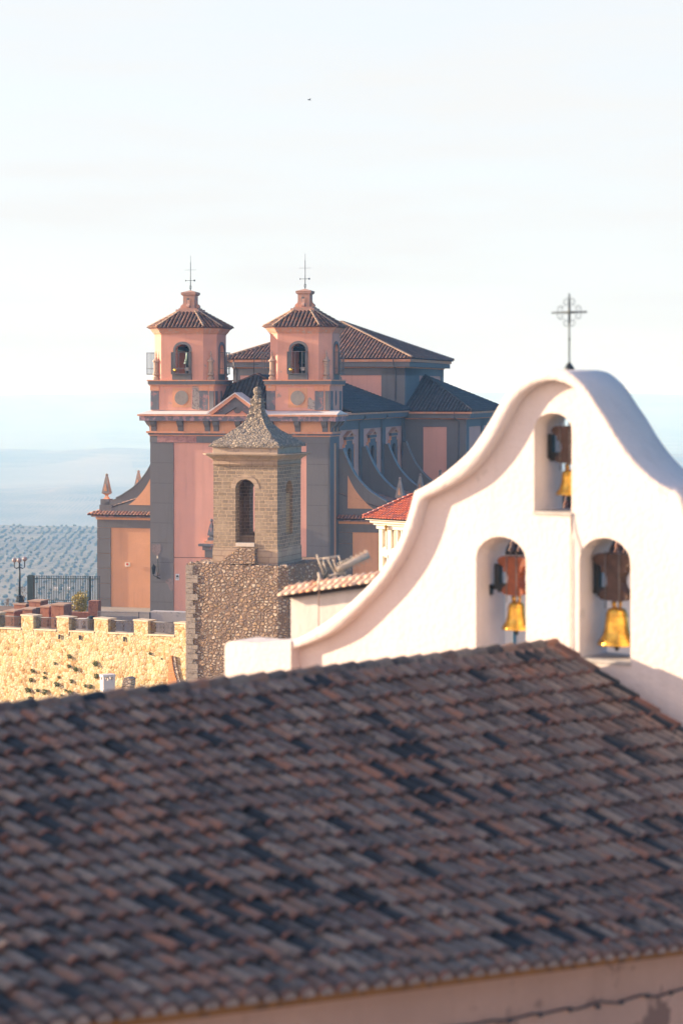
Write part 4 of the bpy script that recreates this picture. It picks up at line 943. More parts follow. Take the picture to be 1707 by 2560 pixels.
# autumn bush
p = at_Y(203, 1537, 191); o = empty('bush', p, 0); tag(o, 'yellow green rounded bush growing against the tall iron fence', 'bush')
m = MB(); leaves(m, (0,0,1.2), 1.0, .9, 1.25, 1300, .17); m.build('foliage', LEAF_Y, o)
m = MB()
for k in range(6): m.tube([(0,0,-.3),(random.uniform(-.3,.3),0,.6),(random.uniform(-.8,.8),random.uniform(-.5,.5),random.uniform(1.2,2.0))], .03, 4, .01)
m.build('branches', BARK, o)
# bare twiggy shrub at the left edge
for px, py, lab in ((15, 1530, 'leafless twiggy shrub at the far left edge of the terrace'), (60, 1500, 'leafless branches beside the street lamp')):
    p = at_Y(px, py, 199); o = empty('bare_shrub', p, 0); tag(o, lab, 'shrub', 'leafless shrubs at the terrace edge'); m = MB()
    def twig(a, d, L, r, n):
        b = a + d*L; m.tube([a, b], r, 4, r*.6)
        if n > 0:
            for _ in range(3): twig(b, (d + Vector([random.uniform(-.7,.7) for _ in range(3)])*.8).normalized(), L*.66, r*.6, n-1)
    for _ in range(3): twig(Vector((0,0,-.6)), Vector((random.uniform(-.5,.5),random.uniform(-.3,.3),1)).normalized(), .8, .028, 4)
    m.build('branches', BARK, o)

# ------------------------------------------------------------------ cream house with the new red roof
CR = Frame(947, 128, 42, 0.0); cr_ = CR.root('cream_house'); tag(cr_, 'small cream house with narrow windows and a bright red hipped roof', 'house')
zt = CR.at(947, 1304)[1]; xe4 = 9.0
m = MB(); wins = [(957,963,1321,1367),(979,985,1324,1370),(995,1001.5,1326,1372),(958.5,966,1393,1428),(982,989,1397,1436)]
hs = []
for a, b, t, bt in wins: hs.append([(CR.x(a), CR.at(a,bt)[1]),(CR.x(b), CR.at(a,bt)[1]),(CR.x(b), CR.at(a,t)[1]),(CR.x(a), CR.at(a,t)[1])])
m.plate([(0,-9),(xe4,-9),(xe4,zt),(0,zt)], 0, .4, hs); m.box(0, xe4, .4, 6, -9, zt-.01); m.build('house_wall', CREAM, cr_)
for h in hs:
    m = MB(); m.plate(h, .25, .3); w = m.build('window', simple('brown_window_blind', (.20,.13,.10), .6) if not MATS.get('brown_window_blind') else MATS['brown_window_blind'], cr_)
    m = MB(); (a, b), (c, d) = h[0], h[2]
    for s_ in ((a-.1,a-.03,b-.08,d+.08),(c+.03,c+.1,b-.08,d+.08),(a-.1,c+.1,d+.08,d+.16),(a-.12,c+.12,b-.14,b-.08)): m.box(s_[0], s_[1], -.04, .05, s_[2], s_[3])
    m.build('window_frame', CREAM, w)
m = MB()
for k, (o_, a, b) in enumerate(((.12,0,.25),(.25,.25,.4),(.42,.4,.58),(.62,.58,.72))): m.box(-o_, xe4, -o_, 6+o_, zt+a-.45, zt+b-.45)
m.build('house_cornice', CREAM, cr_)
m = MB(); zr_ = zt+.29; o_ = .7; top = CR.at(1032, 1238, 3.0)
xt = top[0]; ztp = top[1]
tiles(m, (-o_,-o_,zr_),(xe4,-o_,zr_),(xe4,3,ztp),(xt,3,ztp), pitch=.24, row=.36, r=.095, lift=.03)
tiles(m, (-o_,6+o_,zr_),(-o_,-o_,zr_),(xt,3,ztp), pitch=.24, row=.36, r=.095, lift=.03)
tiles(m, (xe4,6+o_,zr_),(-o_,6+o_,zr_),(xt,3,ztp),(xe4,3,ztp), pitch=.24, row=.36, r=.095, lift=.03)
rf = m.build('house_roof', RED_T, cr_)
m = MB(); hip(m, (-o_,-o_,zr_+.05),(xt,3,ztp+.05), .10, .4); m.build('hip_tiles', RED_T, rf)
m = MB(); p, q = Vector((-o_,-o_,zr_+.12)), Vector((xt,3,ztp+.12))
nn = int((q-p).length/.4)
for k in range(1, nn): c = p.lerp(q, k/nn); m.lathe([(.08,-.06),(.08,.03),(.03,.07)], tuple(c), 6)
m.build('hip_mortar_dabs', WHITE, rf)
lx = CR.at(971, 1318); m = MB(); m.lathe([(.02,-.25),(.05,-.2),(.12,.1),(.02,.16)], (lx[0],-.25,lx[1]), 6); m.tube([(lx[0],0,lx[1]+.1),(lx[0],-.25,lx[1]+.18)], .02, 4); m.build('wall_lamp', BRASS, cr_)
# ------------------------------------------------------------------ white bell gable
BG = Frame(1410, 38.6, 38, 0.0)
bg = BG.root('bell_gable'); tag(bg, 'whitewashed curved bell gable with three arched openings and a cross, right foreground', 'bell gable')
OH = .27                                     # the cap stands this far in front of the wall
outer_px = [(726,1604),(770,1582),(815,1553),(860,1519),(905,1477),(944,1436),(959,1412),(980,1378),(999,1342),(1017,1290),(1033,1229),
            (1066,1212),(1099,1190),(1136,1160),(1172,1126),(1200,1087),(1222,1052),(1242,1017),(1262,986),(1284,962),(1313,943),(1345,930),(1375,924),(1400,925),(1422,931),(1444,947),(1468,972),(1491,1008),(1517,1046),(1546,1095),(1578,1140),(1614,1179),(1653,1211),(1704,1238),
            (1722,1300),(1746,1352),(1780,1402),(1830,1450),(1890,1492),(1960,1530),(2040,1560),(2130,1590)]
inner_px = [(726,1625),(784,1604),(836,1578),(874,1545),(905,1514),(945,1472),(979,1428),(1007,1382),(1032,1325),(1047,1272),(1056,1248),
            (1085,1234),(1113,1219),(1145,1201),(1172,1179),(1200,1148),(1222,1118),(1245,1080),(1265,1040),(1288,1000),(1316,972),(1348,956),(1376,951),(1400,954),(1420,962),(1444,978),(1468,1004),(1496,1048),(1520,1089),(1548,1134),(1588,1182),(1636,1224),(1680,1250),
            (1690,1300),(1712,1362),(1750,1420),(1805,1470),(1870,1515),(1945,1555),(2040,1590),(2130,1615)]
O_ = [BG.at(a, b, -OH) for a, b in outer_px]; I_ = [BG.at(a, b, -OH) for a, b in inner_px]
def round_kink(P, k): return smooth_path(P[:k+1], 4)[:-1] + smooth_path(P[k:], 4)
O2 = round_kink(O_, 10); I2 = round_kink(I_, 10)
TH = 1.05
m = MB(); m.smooth = False
nO = len(O2)
# cap as a ribbon solid between the two curves (same parameter count on both)
def resample(P, n):
    L = [0]
    for a, b in zip(P[:-1], P[1:]): L.append(L[-1] + math.dist(a, b))
    out = []; j = 0
    for k in range(n):
        t = L[-1]*k/(n-1)
        while j < len(L)-2 and L[j+1] < t: j += 1
        u = (t-L[j])/max(1e-6, L[j+1]-L[j]); out.append((P[j][0]+(P[j+1][0]-P[j][0])*u, P[j][1]+(P[j+1][1]-P[j][1])*u))
    return out
def two(P, k4, n1, n2): return resample(P[:k4+1], n1)[:-1] + resample(P[k4:], n2)
Oc = two(O2, 40, 44, 120); Ic = two(I2, 40, 44, 120)
yF, yBk = -OH, TH + .2
n = len(Oc); vs = []
bev = .05
for (o, i) in zip(Oc, Ic):
    dx, dz = i[0]-o[0], i[1]-o[1]; L = math.hypot(dx, dz); ux, uz = dx/L, dz/L
    vs += [(o[0]+ux*bev, yF, o[1]+uz*bev), (i[0]-ux*.02, yF, i[1]-uz*.02), (i[0], yF+.03, i[1]), (i[0], yBk-.03, i[1]), (i[0]-ux*bev, yBk, i[1]-uz*bev), (o[0]+ux*bev, yBk, o[1]+uz*bev), (o[0], yBk-bev, o[1]), (o[0], yF+bev, o[1])]
fs = []
for k in range(n-1):
    for j in range(8): j2 = (j+1) % 8; fs.append((k*8+j, k*8+j2, (k+1)*8+j2, (k+1)*8+j))
fs.append(tuple(range(8))); fs.append(tuple((n-1)*8+j for j in range(8))[::-1])
m.smooth = True; m.add(vs, fs); cap = m.build('gable_cap', WHITE, bg)
zbot = -9
W1 = [BG.at(a, b, 0) for a, b in inner_px]; mid = [((o[0]*.35+i[0]*.65), (o[1]*.35+i[1]*.65)) for o, i in zip(Oc, Ic)]
body = [(mid[-1][0], zbot), ] + mid[::-1] + [(mid[0][0], zbot)]
def op_px(xa, xb, top, spr, bot): 
    a, b = BG.x(xa), BG.x(xb); zt, zs, zb = BG.at(xa, top)[1], BG.at(xa, spr)[1], BG.at(xa, bot)[1]
    return arch((a+b)/2, (b-a)/2, zb, zs, zt-zs, 16)
ops = [op_px(1189,1314,1338,1397,1650), op_px(1447,1575,1341,1402,1646), op_px(1334,1428,1032,1072,1279)]
m = MB(); m.plate(body[::-1], 0, TH, [o for o in ops]); gw = m.build('gable_wall', WHITE, bg)
for o in ops:
    m = MB(); z = o[0][1]; m.box(o[0][0]-.01, o[1][0]+.01, -.035, TH+.02, z-.05, z+.012); m.build('opening_sill', simple('grey_sill', (.40,.38,.36), .8) if not MATS.get('grey_sill') else MATS['grey_sill'], bg)
# left pier return seen at the foot of the cap
# lower corbel face (weathered, shaded part of the wall stays the same wall)
# iron cross with scrolls
cx = BG.x(1422, .5); zc0 = BG.at(1422, 922, .5)[1]; ztp = BG.at(1422, 734, .5)[1]; zca = BG.at(1422, 781, .5)[1]
m = MB(); yy = .5
m.tube([(cx,yy,zc0-.1),(cx,yy,ztp)], .016, 5); m.lathe([(.12,-.06),(.10,.02),(.03,.12)], (cx,yy,zc0), 8)
m.ball((cx,yy,BG.at(1422,849,.5)[1]), .03, 6, 4)
hw = BG.x(1466,.5)-cx; m.tube([(cx-hw,yy,zca),(cx+hw,yy,zca)], .018, 5)
m.tube([(cx,yy,zca-.22),(cx,yy,zca+.22)], .026, 5); m.tube([(cx-.2,yy,zca),(cx+.2,yy,zca)], .024, 5)
crs = m.build('gable_cross', DARK, bg)
m = MB()
for a in (0, 90, 180, 270):
    ca, sa = math.cos(R(a)), math.sin(R(a))
    for s_ in (-1, 1):
        p = [(.24,.0),(.27,.05),(.25,.11),(.19,.13),(.14,.10),(.15,.06),(.19,.07)]
        m.tube([(cx+(u*ca-s_*v*sa), yy, zca+(u*sa+s_*v*ca)) for u, v in p], .008, 4)
m.build('cross_scrolls', DARK, crs)
# cable down the face
m = MB(); pts = [BG.at(a, b, -.02) for a, b in ((1426,1285),(1427,1330),(1426,1400),(1427,1470),(1426,1540),(1427,1600),(1426,1680))]
m.tube([(p[0], -.025, p[1]) for p in pts], .009, 5); m.build('gable_cable', simple('rusty_cable', (.30,.16,.13), .8), bg)
# peeling seam running from the top sill to the right opening
m = MB()
for k in range(16):
    t = k/15; p = BG.at(1429+14*t*t+6*t, 1290+85*t); s_ = .03 + .02*random.random()
    m.plate([(p[0]-s_, p[1]-.05), (p[0]+s_*.6, p[1]-.06), (p[0]+s_, p[1]+.05), (p[0]-s_*.5, p[1]+.06)], -.012-.0004*k, .01)
m.build('peeling_seam', simple('grey_peeled_wash', (.52,.50,.49), .9), bg)
# stains low on the wall
# bells
def bell(px, py_mouth, wpx, hpx, py_yoke_top, red, label):
    ly = TH*.52; F = Frame(px, 38.6, 38, 0.0)
    x = BG.x(px, ly); zm = BG.at(px, py_mouth, ly)[1]; sc_m = 38.6/FPX; r = wpx*sc_m/2*1.0; h = hpx*sc_m
    loc = BG.O + BG.ex*x + BG.ey*ly + Vector((0,0,zm))
    o = empty('church_bell', loc, BG.a); tag(o, label, 'bell', 'bells in the white bell gable')
    m = MB(); m.smooth = True
    pr = [(.96,0),(1.0,.03),(.90,.10),(.74,.24),(.62,.45),(.56,.70),(.52,.86),(.44,.95),(.20,1.0),(.02,1.01)]
    m.lathe([(a*r, b*h) for a, b in pr] , (0,0,0), 28, cap=False); m.lathe([(.93*r,.005*h),(.80*r,.12*h),(.52*r,.55*h),(.44*r,.88*h),(.02*r,.9*h)], (0,0,0), 28, cap=False)
    for zz in (.12,.20,.78,.83): rr = r*(1.0 - 0)* {.12:.895,.20:.80,.78:.552,.83:.54}[zz]; m.lathe([(rr,zz*h-.008),(rr+.012,zz*h),(rr,zz*h+.008)], (0,0,0), 28, cap=False)
    m.build('bell_body', BRASS, o)
    m = MB(); m.tube([(0,0,h*.8),(0,0,-.02)], .014, 6); m.lathe([(.01,-.10),(.04,-.08),(.05,-.02),(.02,.05)], (0,0,-.02), 10); m.build('clapper', DARK, o)
    m = MB()
    for s_ in (-1, 1): m.tube([(s_*.07,0,h*.98),(s_*.09,0,h+.09),(0,0,h+.15)], .028, 6)
    for s_ in (): pass
    m.tube([(0,-.07,h*.98),(0,-.08,h+.09),(0,0,h+.15)], .025, 6); m.build('bell_crown', BRASS, o)
    # headstock (yoke): wide foot, waist, scrolled head
    zt = BG.at(px, py_yoke_top, ly)[1]-zm; z0 = h+.13; H = zt-z0; wy = r*1.15
    prof = [(.30,0),(.62,.02),(.74,.10),(.60,.19),(.36,.27),(.28,.38),(.30,.50),(.42,.58),(.62,.62),(.60,.68),(.66,.74),(.90,.80),(1.02,.87),(.94,.95),(.70,1.0)]
    pts = [(a*wy, z0+b*H) for a, b in prof]; m = MB(); m.plate([(a, b) for a, b in pts] + [(-a, b) for a, b in pts[::-1]], -.16, .16)
    yk = m.build('yoke', WOOD if red else WOOD_D, o)
    m = MB()
    for s_ in (-.34, .34): m.tube([(s_*wy,-.18,h*.97),(s_*wy,-.185,z0+H*.5),(s_*wy,-.18,z0+H*1.07)], .011, 5)
    for s_ in (-.22, .22): m.tube([(s_*wy,-.1,z0+H*.9),(s_*wy,-.1,z0+H*1.13)], .014, 5); m.tube([(s_*wy,.1,z0+H*.9),(s_*wy,.1,z0+H*1.1)], .014, 5)
    m.build('iron_straps', IRON, yk)
    # axle, counterweight block, crank
    m = MB(); zx = z0 + H*.16; half = .47 if wpx > 60 else .36
    m.tube([(-half-.12,0,zx),(half,0,zx)], .045, 8); m.box(-half-.02, -half+.10, -.06, .06, zx-.03, zx+.48*(wpx/78)); m.box(-half+.05, -.05, -.05, .05, zx-.09, zx+.09);
    m.box(-half-.22, -half-.121, -.07, .07, zx-.16, zx+.05); m.v = m.v; m.build('axle_and_lever', DARK, o)
    if wpx > 60:
        m = MB(); m.tube([(-half-.13,0,zx-.12),(-half-.20,-.04,zx-.6),(-half-.32,-.06,zx-1.25),(-half-.36,-.06,zx-1.9)], .016, 5); m.build('bell_rope', simple('old_rope', (.28,.17,.13), .9) if not MATS.get('old_rope') else MATS['old_rope'], o)
    return o
bell(1290, 1573, 78, 72, 1391, True, 'small brass bell under a red wooden yoke in the lower left opening')
bell(1541, 1612, 100, 94, 1384, False, 'largest brass bell under a dark scrolled yoke in the lower right opening')
bell(1423, 1237, 72, 64, 1065, False, 'brass bell hanging in the single top opening of the gable')

# low white walls left of the gable
wp = BG.O + BG.ex*BG.x(562, -OH-.03) + BG.ey*(-OH-.03); WW = Frame(562, wp.y, 38, 0.0)
w1 = WW.root('parapet_wall'); tag(w1, 'low whitewashed parapet wall with rounded left corner, lowest of the white walls', 'wall')
q = [WW.at(a, b) for a, b in ((562,1760),(562,1615),(566,1607),(575,1603),(600,1604),(640,1608),(690,1606),(727,1603),(727,1760))]
m = MB(); m.plate(q[::-1], 0, .9); m.build('wall_panel', WHITE, w1)
WV = Frame(722, 47.6, 30, 0.0)
w2 = WV.root('tiled_wall'); tag(w2, 'whitewashed wall capped with orange tiles, between the stone tower and bell gable', 'wall')
q = [WV.at(a, b) for a, b in ((728,1760),(727,1500),(722,1482),(760,1476),(800,1470),(860,1462),(900,1455),(1010,1440),(1010,1760))]
m = MB(); m.plate(q[::-1], 0, .5); m.build('wall_panel', WHITE_D, w2)
m = MB(); pa = WV.at(716, 1483); pb = WV.at(1010, 1441)
tiles(m, (pa[0],-.22,pa[1]-.02),(pb[0],-.22,pb[1]-.02),(pb[0],.30,pb[1]+.17),(pa[0],.30,pa[1]+.17), pitch=.2, row=.36, r=.085, lift=.03)
m.build('tile_coping', ORANGE_T, w2)
# aerials behind that wall
p = at_Y(797, 1575, 46.5); o = empty('aerial_pole', p, 0); tag(o, 'thin crooked wooden pole standing in front of the white tiled wall', 'pole')
k = 46.5/FPX; m = MB(); m.tube([(0,0,0),(.0,0,60*k),(.01,0,110*k)], .012, 6); m.build('pole_stick', simple('rusty_pole', (.26,.15,.11), .8), o)
m = MB(); m.tube([(.01,0,108*k),(-.01,0,118*k),(.015,0,130*k),(-.005,0,143*k)], .034, 7, .028); m.build('pole_wrap', STEEL, o)
p = at_Y(818, 1475, 50); o = empty('tv_aerial', p, 0); tag(o, 'bleached television aerial with a long spiky boom above the orange tile coping', 'aerial')
k = 50/FPX; L = lambda a, b, y=0.0: ((a-818)*k, y, (1475-b)*k)
m = MB(); m.tube([L(818,1500),L(817,1430)], .025, 6); m.box(*[c for pr in zip(L(809,1448),L(824,1438)) for c in (min(pr), max(pr)+(.08 if pr[0] == pr[1] else 0))]); m.build('aerial_mast', DARK, o)
m = MB(); p0, p1 = Vector(L(843,1424,0)), Vector(L(922,1390,.25)); m.tube([p0, p1], .075, 8)
for t in range(15):
    c = p0.lerp(p1, t/14); h = .14 + .02*math.sin(t*3)
    m.tube([c+Vector((-.05,0,h)), c-Vector((-.05,0,h))], .010, 4); m.tube([c+Vector((.0,-.16,.05)), c-Vector((0,-.16,.05))], .010, 4)
m.build('long_boom', STEEL, o)
m = MB(); m.tube([L(820,1440,0),L(864,1432,.1)], .03, 6); m.tube([L(806,1397,0),L(848,1390,.1)], .022, 6)
for a, b, c, d in ((792,1386,811,1442),(808,1403,820,1440),(820,1398,836,1432),(833,1398,842,1428),(847,1390,858,1430),(862,1432,866,1447),(838,1430,843,1448)):
    m.tube([L(a,b,-.1),L(c,d,.12)], .020, 5)
m.build('dipole_frame', STEEL, o)

# whitewashed house seen through the bell openings
HB = Frame(1262, 58, 12, 0.0); hb = HB.root('white_house'); tag(hb, 'white house with dark tiled roof, glimpsed through the openings of the bell gable', 'house')
zt = HB.at(1300, 1373)[1]; m = MB(); xe5 = 5.2
hh = [[(HB.x(1293),-6),(HB.x(1299),-6),(HB.x(1299),HB.at(1300,1560)[1]),(HB.x(1293),HB.at(1300,1560)[1])]]
m.box(0, xe5, 0, 5, -9, zt); hw_ = m.build('house_wall', WHITE_D, hb)
m = MB(); m.box(HB.x(1282), HB.x(1289), -.04, .02, -4, HB.at(1300,1560)[1]); m.build('window', simple('blue_shutter', (.10,.22,.30), .6), hb)
m = MB(); zrd_ = HB.at(1415, 1238, 3.6)[1]
tiles(m, (-.3,-.4,zt-.02),(xe5+.3,-.4,zt-.02),(xe5+.3,3.6,zrd_),(-.0,3.6,zrd_), pitch=.25, row=.38, r=.1, lift=.03)
tiles(m, (xe5+.3,6.5,zt-.02),(-.3,6.5,zt-.02),(-.0,3.6,zrd_),(xe5+.3,3.6,zrd_), pitch=.25, row=.38, r=.1, lift=.03)
m.build('house_roof', ROOF_C, hb)
m = MB(); m.plate([(0,0),(1,0),(1,1)], 0, .1)
m = MB(MB().M); m.M = side_nx(0.0); m.plate([(-5,zt-.01),(0,zt-.01),(-3.6,zrd_-.1)], 0, .2); m.build('gable_end', WHITE_D, hb)

# ------------------------------------------------------------------ the long tiled roof in the foreground
al = R(45); uR = Vector((math.cos(al), math.sin(al), 0)); dR = Vector((math.sin(al), -math.cos(al), 0))
R1 = Vector(((1376-853.5)/FPX*38, 38, 0))
def lineZ(pl, py0, px0, sl):
    px = 853.5 + FPX*pl.x/pl.y; py = py0 + (px0-px)*sl; return CAMZ - (py-975)/FPX*pl.y
LE = 8.0
def ridgeP(s): 
    p = R1 + uR*s; za = lineZ(R1+uR*0, 1622, 1376, .121); zb = lineZ(R1-uR*13, 1622, 1376, .121); p.z = za + (zb-za)*(-s/13); return p
def eaveP(s):
    p = R1 + uR*s + dR*LE; a, b = -6.5, -18.5; f = lambda t: lineZ(R1+uR*t+dR*LE, 2362, 1707, .1243); za, zb = f(a), f(b); p.z = za + (zb-za)*(a-s)/(a-b); return p
def roofP(s, L):
    a, b = ridgeP(s), eaveP(s); t = L/LE; q = a.lerp(b, t); q.z -= .05*math.sin(math.pi*max(0,min(1,t)))*(.6+.4*math.sin(s*.7)); return q
HO = empty('tiled_house', roofP(0, 0) - Vector((0,0,8)), 0)
tag(HO, 'foreground house with a long weathered barrel tile roof and salmon wall', 'house')
offs = -HO.location
T1 = tilemat('weathered_barrel_tiles', [(.16,.095,.07),(.22,.125,.085),(.12,.08,.07),(.27,.145,.095),(.07,.055,.05),(.24,.18,.14),(.30,.135,.08),(.18,.11,.085),(.14,.115,.10),(.28,.21,.16),(.05,.045,.045)], lichen=(.20,.16,.13), amt=.35, scale=4.5, spots=(.05,.048,.05))
T2 = simple('stained_and_shaded_tiles', (.018,.024,.030), .9, 0, .3, 5)
T3 = tilemat('fresh_tile_edges', [(.20,.085,.06),(.24,.10,.07),(.15,.07,.055),(.12,.07,.06)], lichen=(.16,.11,.09), amt=.3, scale=4)
m = MB(Matrix.Translation(offs)); m.smooth = True
PT_, ROW = .285, .46
def barrel(s, L0, L1, r0, r1, h0, h1, up=True, mat=0, skew=0.0, seg=7):
    P0 = roofP(s, L0); P1 = roofP(s+skew, L1); ax = (P1-P0).normalized(); sd = (roofP(s+.1, L0)-P0).normalized(); nn = sd.cross(ax)
    if nn.z < 0: nn = -nn
    vs = []; inner = []
    ex = ax*.045
    rings = ((P0, r0, h0, 1), (P1-ex, r1, h1, 1), (P1, r1*1.01, h1, 1), (P1, r1*.80, h1-.004, .86))
    for P, r, h, _ in rings:
        for k in range(seg):
            t = math.pi*(.02+.96*k/(seg-1)); sn = math.sin(t)
            vs.append(P + sd*r*math.cos(t) + nn*((h + r*.80*sn) if up else (h - r*.62*sn)))
    m.mat = mat; m.add(vs, [(k, k+1, seg+k+1, seg+k) for k in range(seg-1)])
    m.mat = 2 if up or mat == 0 else mat
    m.add(vs[seg:], [(k, k+1, seg+k+1, seg+k) for k in range(seg-1)] + [(seg+k, seg+k+1, 2*seg+k+1, 2*seg+k) for k in range(seg-1)])
    m.mat = 0
s = -.05; ncol = 0
nrow = int(LE/ROW)
while s > -23.5:
    dark_run = 0
    for j in range(nrow):
        L0 = j*ROW - .02; L1 = (j+1)*ROW + .06
        if (R1+uR*s+dR*L1).y < 0: continue
        jit = random.uniform(-.02,.02); mt = 0
        nz_ = noise.noise(Vector((s*.55+4, L0*.45, 0))) + noise.noise(Vector((s*2.3, L0*1.1, 5)))*.6
        if nz_ + random.uniform(-.5,.5) > .68 or random.random() < .05: mt = 1
        barrel(s+jit, L0, L1+random.uniform(-.03,.04),   .094, .118, .035+random.uniform(-.01,.01), .07+random.uniform(-.012,.022), True, mt, random.uniform(-.02,.02))
        mt2 = 1 if random.random() < .62 else 0  # most channel tiles go dark, painting shadow-like strokes down the slope
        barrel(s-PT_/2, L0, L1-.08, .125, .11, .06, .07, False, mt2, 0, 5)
    # eave ends: second short tile below, as a corbelled row
    barrel(s, LE-.35, LE+.16, .108, .125, .03, .05, True, 0)
    P_ = roofP(s, LE+.165); sd = (roofP(s+.1, LE)-roofP(s, LE)).normalized(); sm_ = m.smooth; m.smooth = False; m.mat = 3
    m.add([P_ + sd*.105*math.cos(math.pi*k/8) + Vector((0,0,.03+.098*math.sin(math.pi*k/8))) + dR*.012 for k in range(9)], [tuple(range(9))]); m.mat = 0; m.smooth = sm_
    s -= PT_; ncol += 1
roof = m.build('roof_tiles', [T1, T2, T3, plaster('tile_end_mortar', (.42,.27,.21), .25, (.2,.14,.12), .5, 5)], HO)
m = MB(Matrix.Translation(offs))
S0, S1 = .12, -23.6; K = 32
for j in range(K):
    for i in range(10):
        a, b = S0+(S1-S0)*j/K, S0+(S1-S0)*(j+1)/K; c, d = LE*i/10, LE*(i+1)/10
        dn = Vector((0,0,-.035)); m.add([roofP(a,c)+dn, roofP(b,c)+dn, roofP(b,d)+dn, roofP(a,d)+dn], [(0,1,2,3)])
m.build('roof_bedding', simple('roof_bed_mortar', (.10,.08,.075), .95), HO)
m = MB(Matrix.Translation(offs)); s = .1; k = 0
m.smooth = True
while s > -23.5:
    s2 = s - .42; P0, P1 = ridgeP(s+.03), ridgeP(s2); ax = (P1-P0).normalized(); w = dR; up = Vector((0,0,1)); vs = []
    rr = random.uniform(-.008,.008)
    for P, r, h in ((P0,.150+rr,.075),(P1,.128+rr,.05)):
        for q_ in range(8): t = math.pi*q_/7; vs.append(P + w*r*math.cos(t) + up*(h + r*.85*math.sin(t) + random.uniform(-.004,.004)))
    for q_ in range(8): t = math.pi*q_/7; vs.append(P0 + w*.125*math.cos(t) + up*(.075 + .1*math.sin(t)))
    m.mat = 1 if random.random() < .12 else 0
    m.add(vs, [(q_, q_+1, 8+q_+1, 8+q_) for q_ in range(7)]); m.mat = 2; m.add(vs[:8]+vs[16:], [(q_, q_+1, 8+q_+1, 8+q_) for q_ in range(7)]); s = s2
m.build('ridge_tiles', [T3 if False else T1, T2, T3], HO)
# mortar under the ridge tiles
m = MB(Matrix.Translation(offs)); s = .1
while s > -23.5:
    for j_ in range(2):
        a, b = s - .12*j_, s - .12*(j_+1); m.add([ridgeP(a)+dR*.10+Vector((0,0,.10)), ridgeP(b)+dR*.10+Vector((0,0,.10)), roofP(b,.26)+Vector((0,0,.045+.03*math.sin(b*27))), roofP(a,.26)+Vector((0,0,.045+.03*math.sin(a*27)))], [(0,1,2,3)])
    s -= .24
m.build('ridge_mortar', plaster('ridge_mortar_pink', (.30,.19,.15), .2, (.20,.14,.12), .5, 3, bump=.02), HO)
# verge along the gable wall
m = MB(Matrix.Translation(offs)); L = 0.0
m.smooth = True
while L < LE-.1:
    P0, P1 = roofP(.08, L), roofP(.08, min(L+.5, LE)); ax = (P1-P0).normalized(); nn = uR.cross(ax); nn = nn if nn.z > 0 else -nn; vs = []
    for P, r, h in ((P0,.10,.09),(P1,.125,.12)):
        for q_ in range(8): t = math.pi*q_/7; vs.append(P + uR*r*math.cos(t) + nn*(h + r*.8*math.sin(t)))
    m.mat = 0 if random.random() < .8 else 1; m.add(vs, [(q_, q_+1, 8+q_+1, 8+q_) for q_ in range(7)] + [(8,9,10,11,12,13,14,15)]); L += .46
m.build('verge_tiles', [T3, T2], HO)
# back slope, walls
m = MB(Matrix.Translation(offs))
bk = [ridgeP(.1), ridgeP(-23.5)]; bk += [bk[1]-dR*6+Vector((0,0,-2.4)), bk[0]-dR*6+Vector((0,0,-2.4))]
BKZ = bk[3].z
m.add([p+Vector((0,0,.06)) for p in bk], [(0,1,2,3)])
m.build('back_roof_slope', T1, HO)
SAL = plaster('salmon_wall', (.66,.36,.26), .10, (.30,.16,.12), .2, .5)
m = MB(Matrix.Translation(offs)); N_ = 18
e0 = [roofP(.02-23.5*k/N_, LE-.55)+Vector((0,0,-.12)) for k in range(N_+1)]
for k in range(N_): m.add([e0[k], e0[k+1], Vector((e0[k+1].x,e0[k+1].y,-9)), Vector((e0[k].x,e0[k].y,-9))], [(0,1,2,3)])
m.build('front_wall', SAL, HO)
m = MB(Matrix.Translation(offs))
prof = [roofP(.0, LE*k/10)+Vector((0,0,-.05)) for k in range(11)]; prof[-1] = roofP(0, LE-.6)+Vector((0,0,-.05))
prof = prof[:10] + [roofP(0, LE-.6)+Vector((0,0,-.08))]
lo = [Vector((prof[-1].x,prof[-1].y,-9)), Vector(((ridgeP(0)-dR*6).x,(ridgeP(0)-dR*6).y,-9)), bk[3]+Vector((0,0,-.1))-uR*.1]
m.add(prof+lo, [tuple(range(len(prof)+3))]); m.build('gable_end_wall', WHITE_D, HO)
# soffit board
m = MB(Matrix.Translation(offs))
for k in range(N_):
    a, b = .02-23.5*k/N_, .02-23.5*(k+1)/N_
    A_, B_ = roofP(a, LE-.02)+Vector((0,0,-.05)), roofP(b, LE-.02)+Vector((0,0,-.05)); C_, D_ = roofP(b, LE-.56)+Vector((0,0,-.32)), roofP(a, LE-.56)+Vector((0,0,-.32))
    A2, B2 = A_+Vector((0,0,-.10)), B_+Vector((0,0,-.10))
    m.add([A_,B_,B2,A2,C_,D_], [(0,1,2,3),(3,2,4,5)])
m.build('eave_moulding', plaster('ochre_eave_moulding', (.42,.16,.05), .15, (.22,.09,.04), .6, 2), HO)
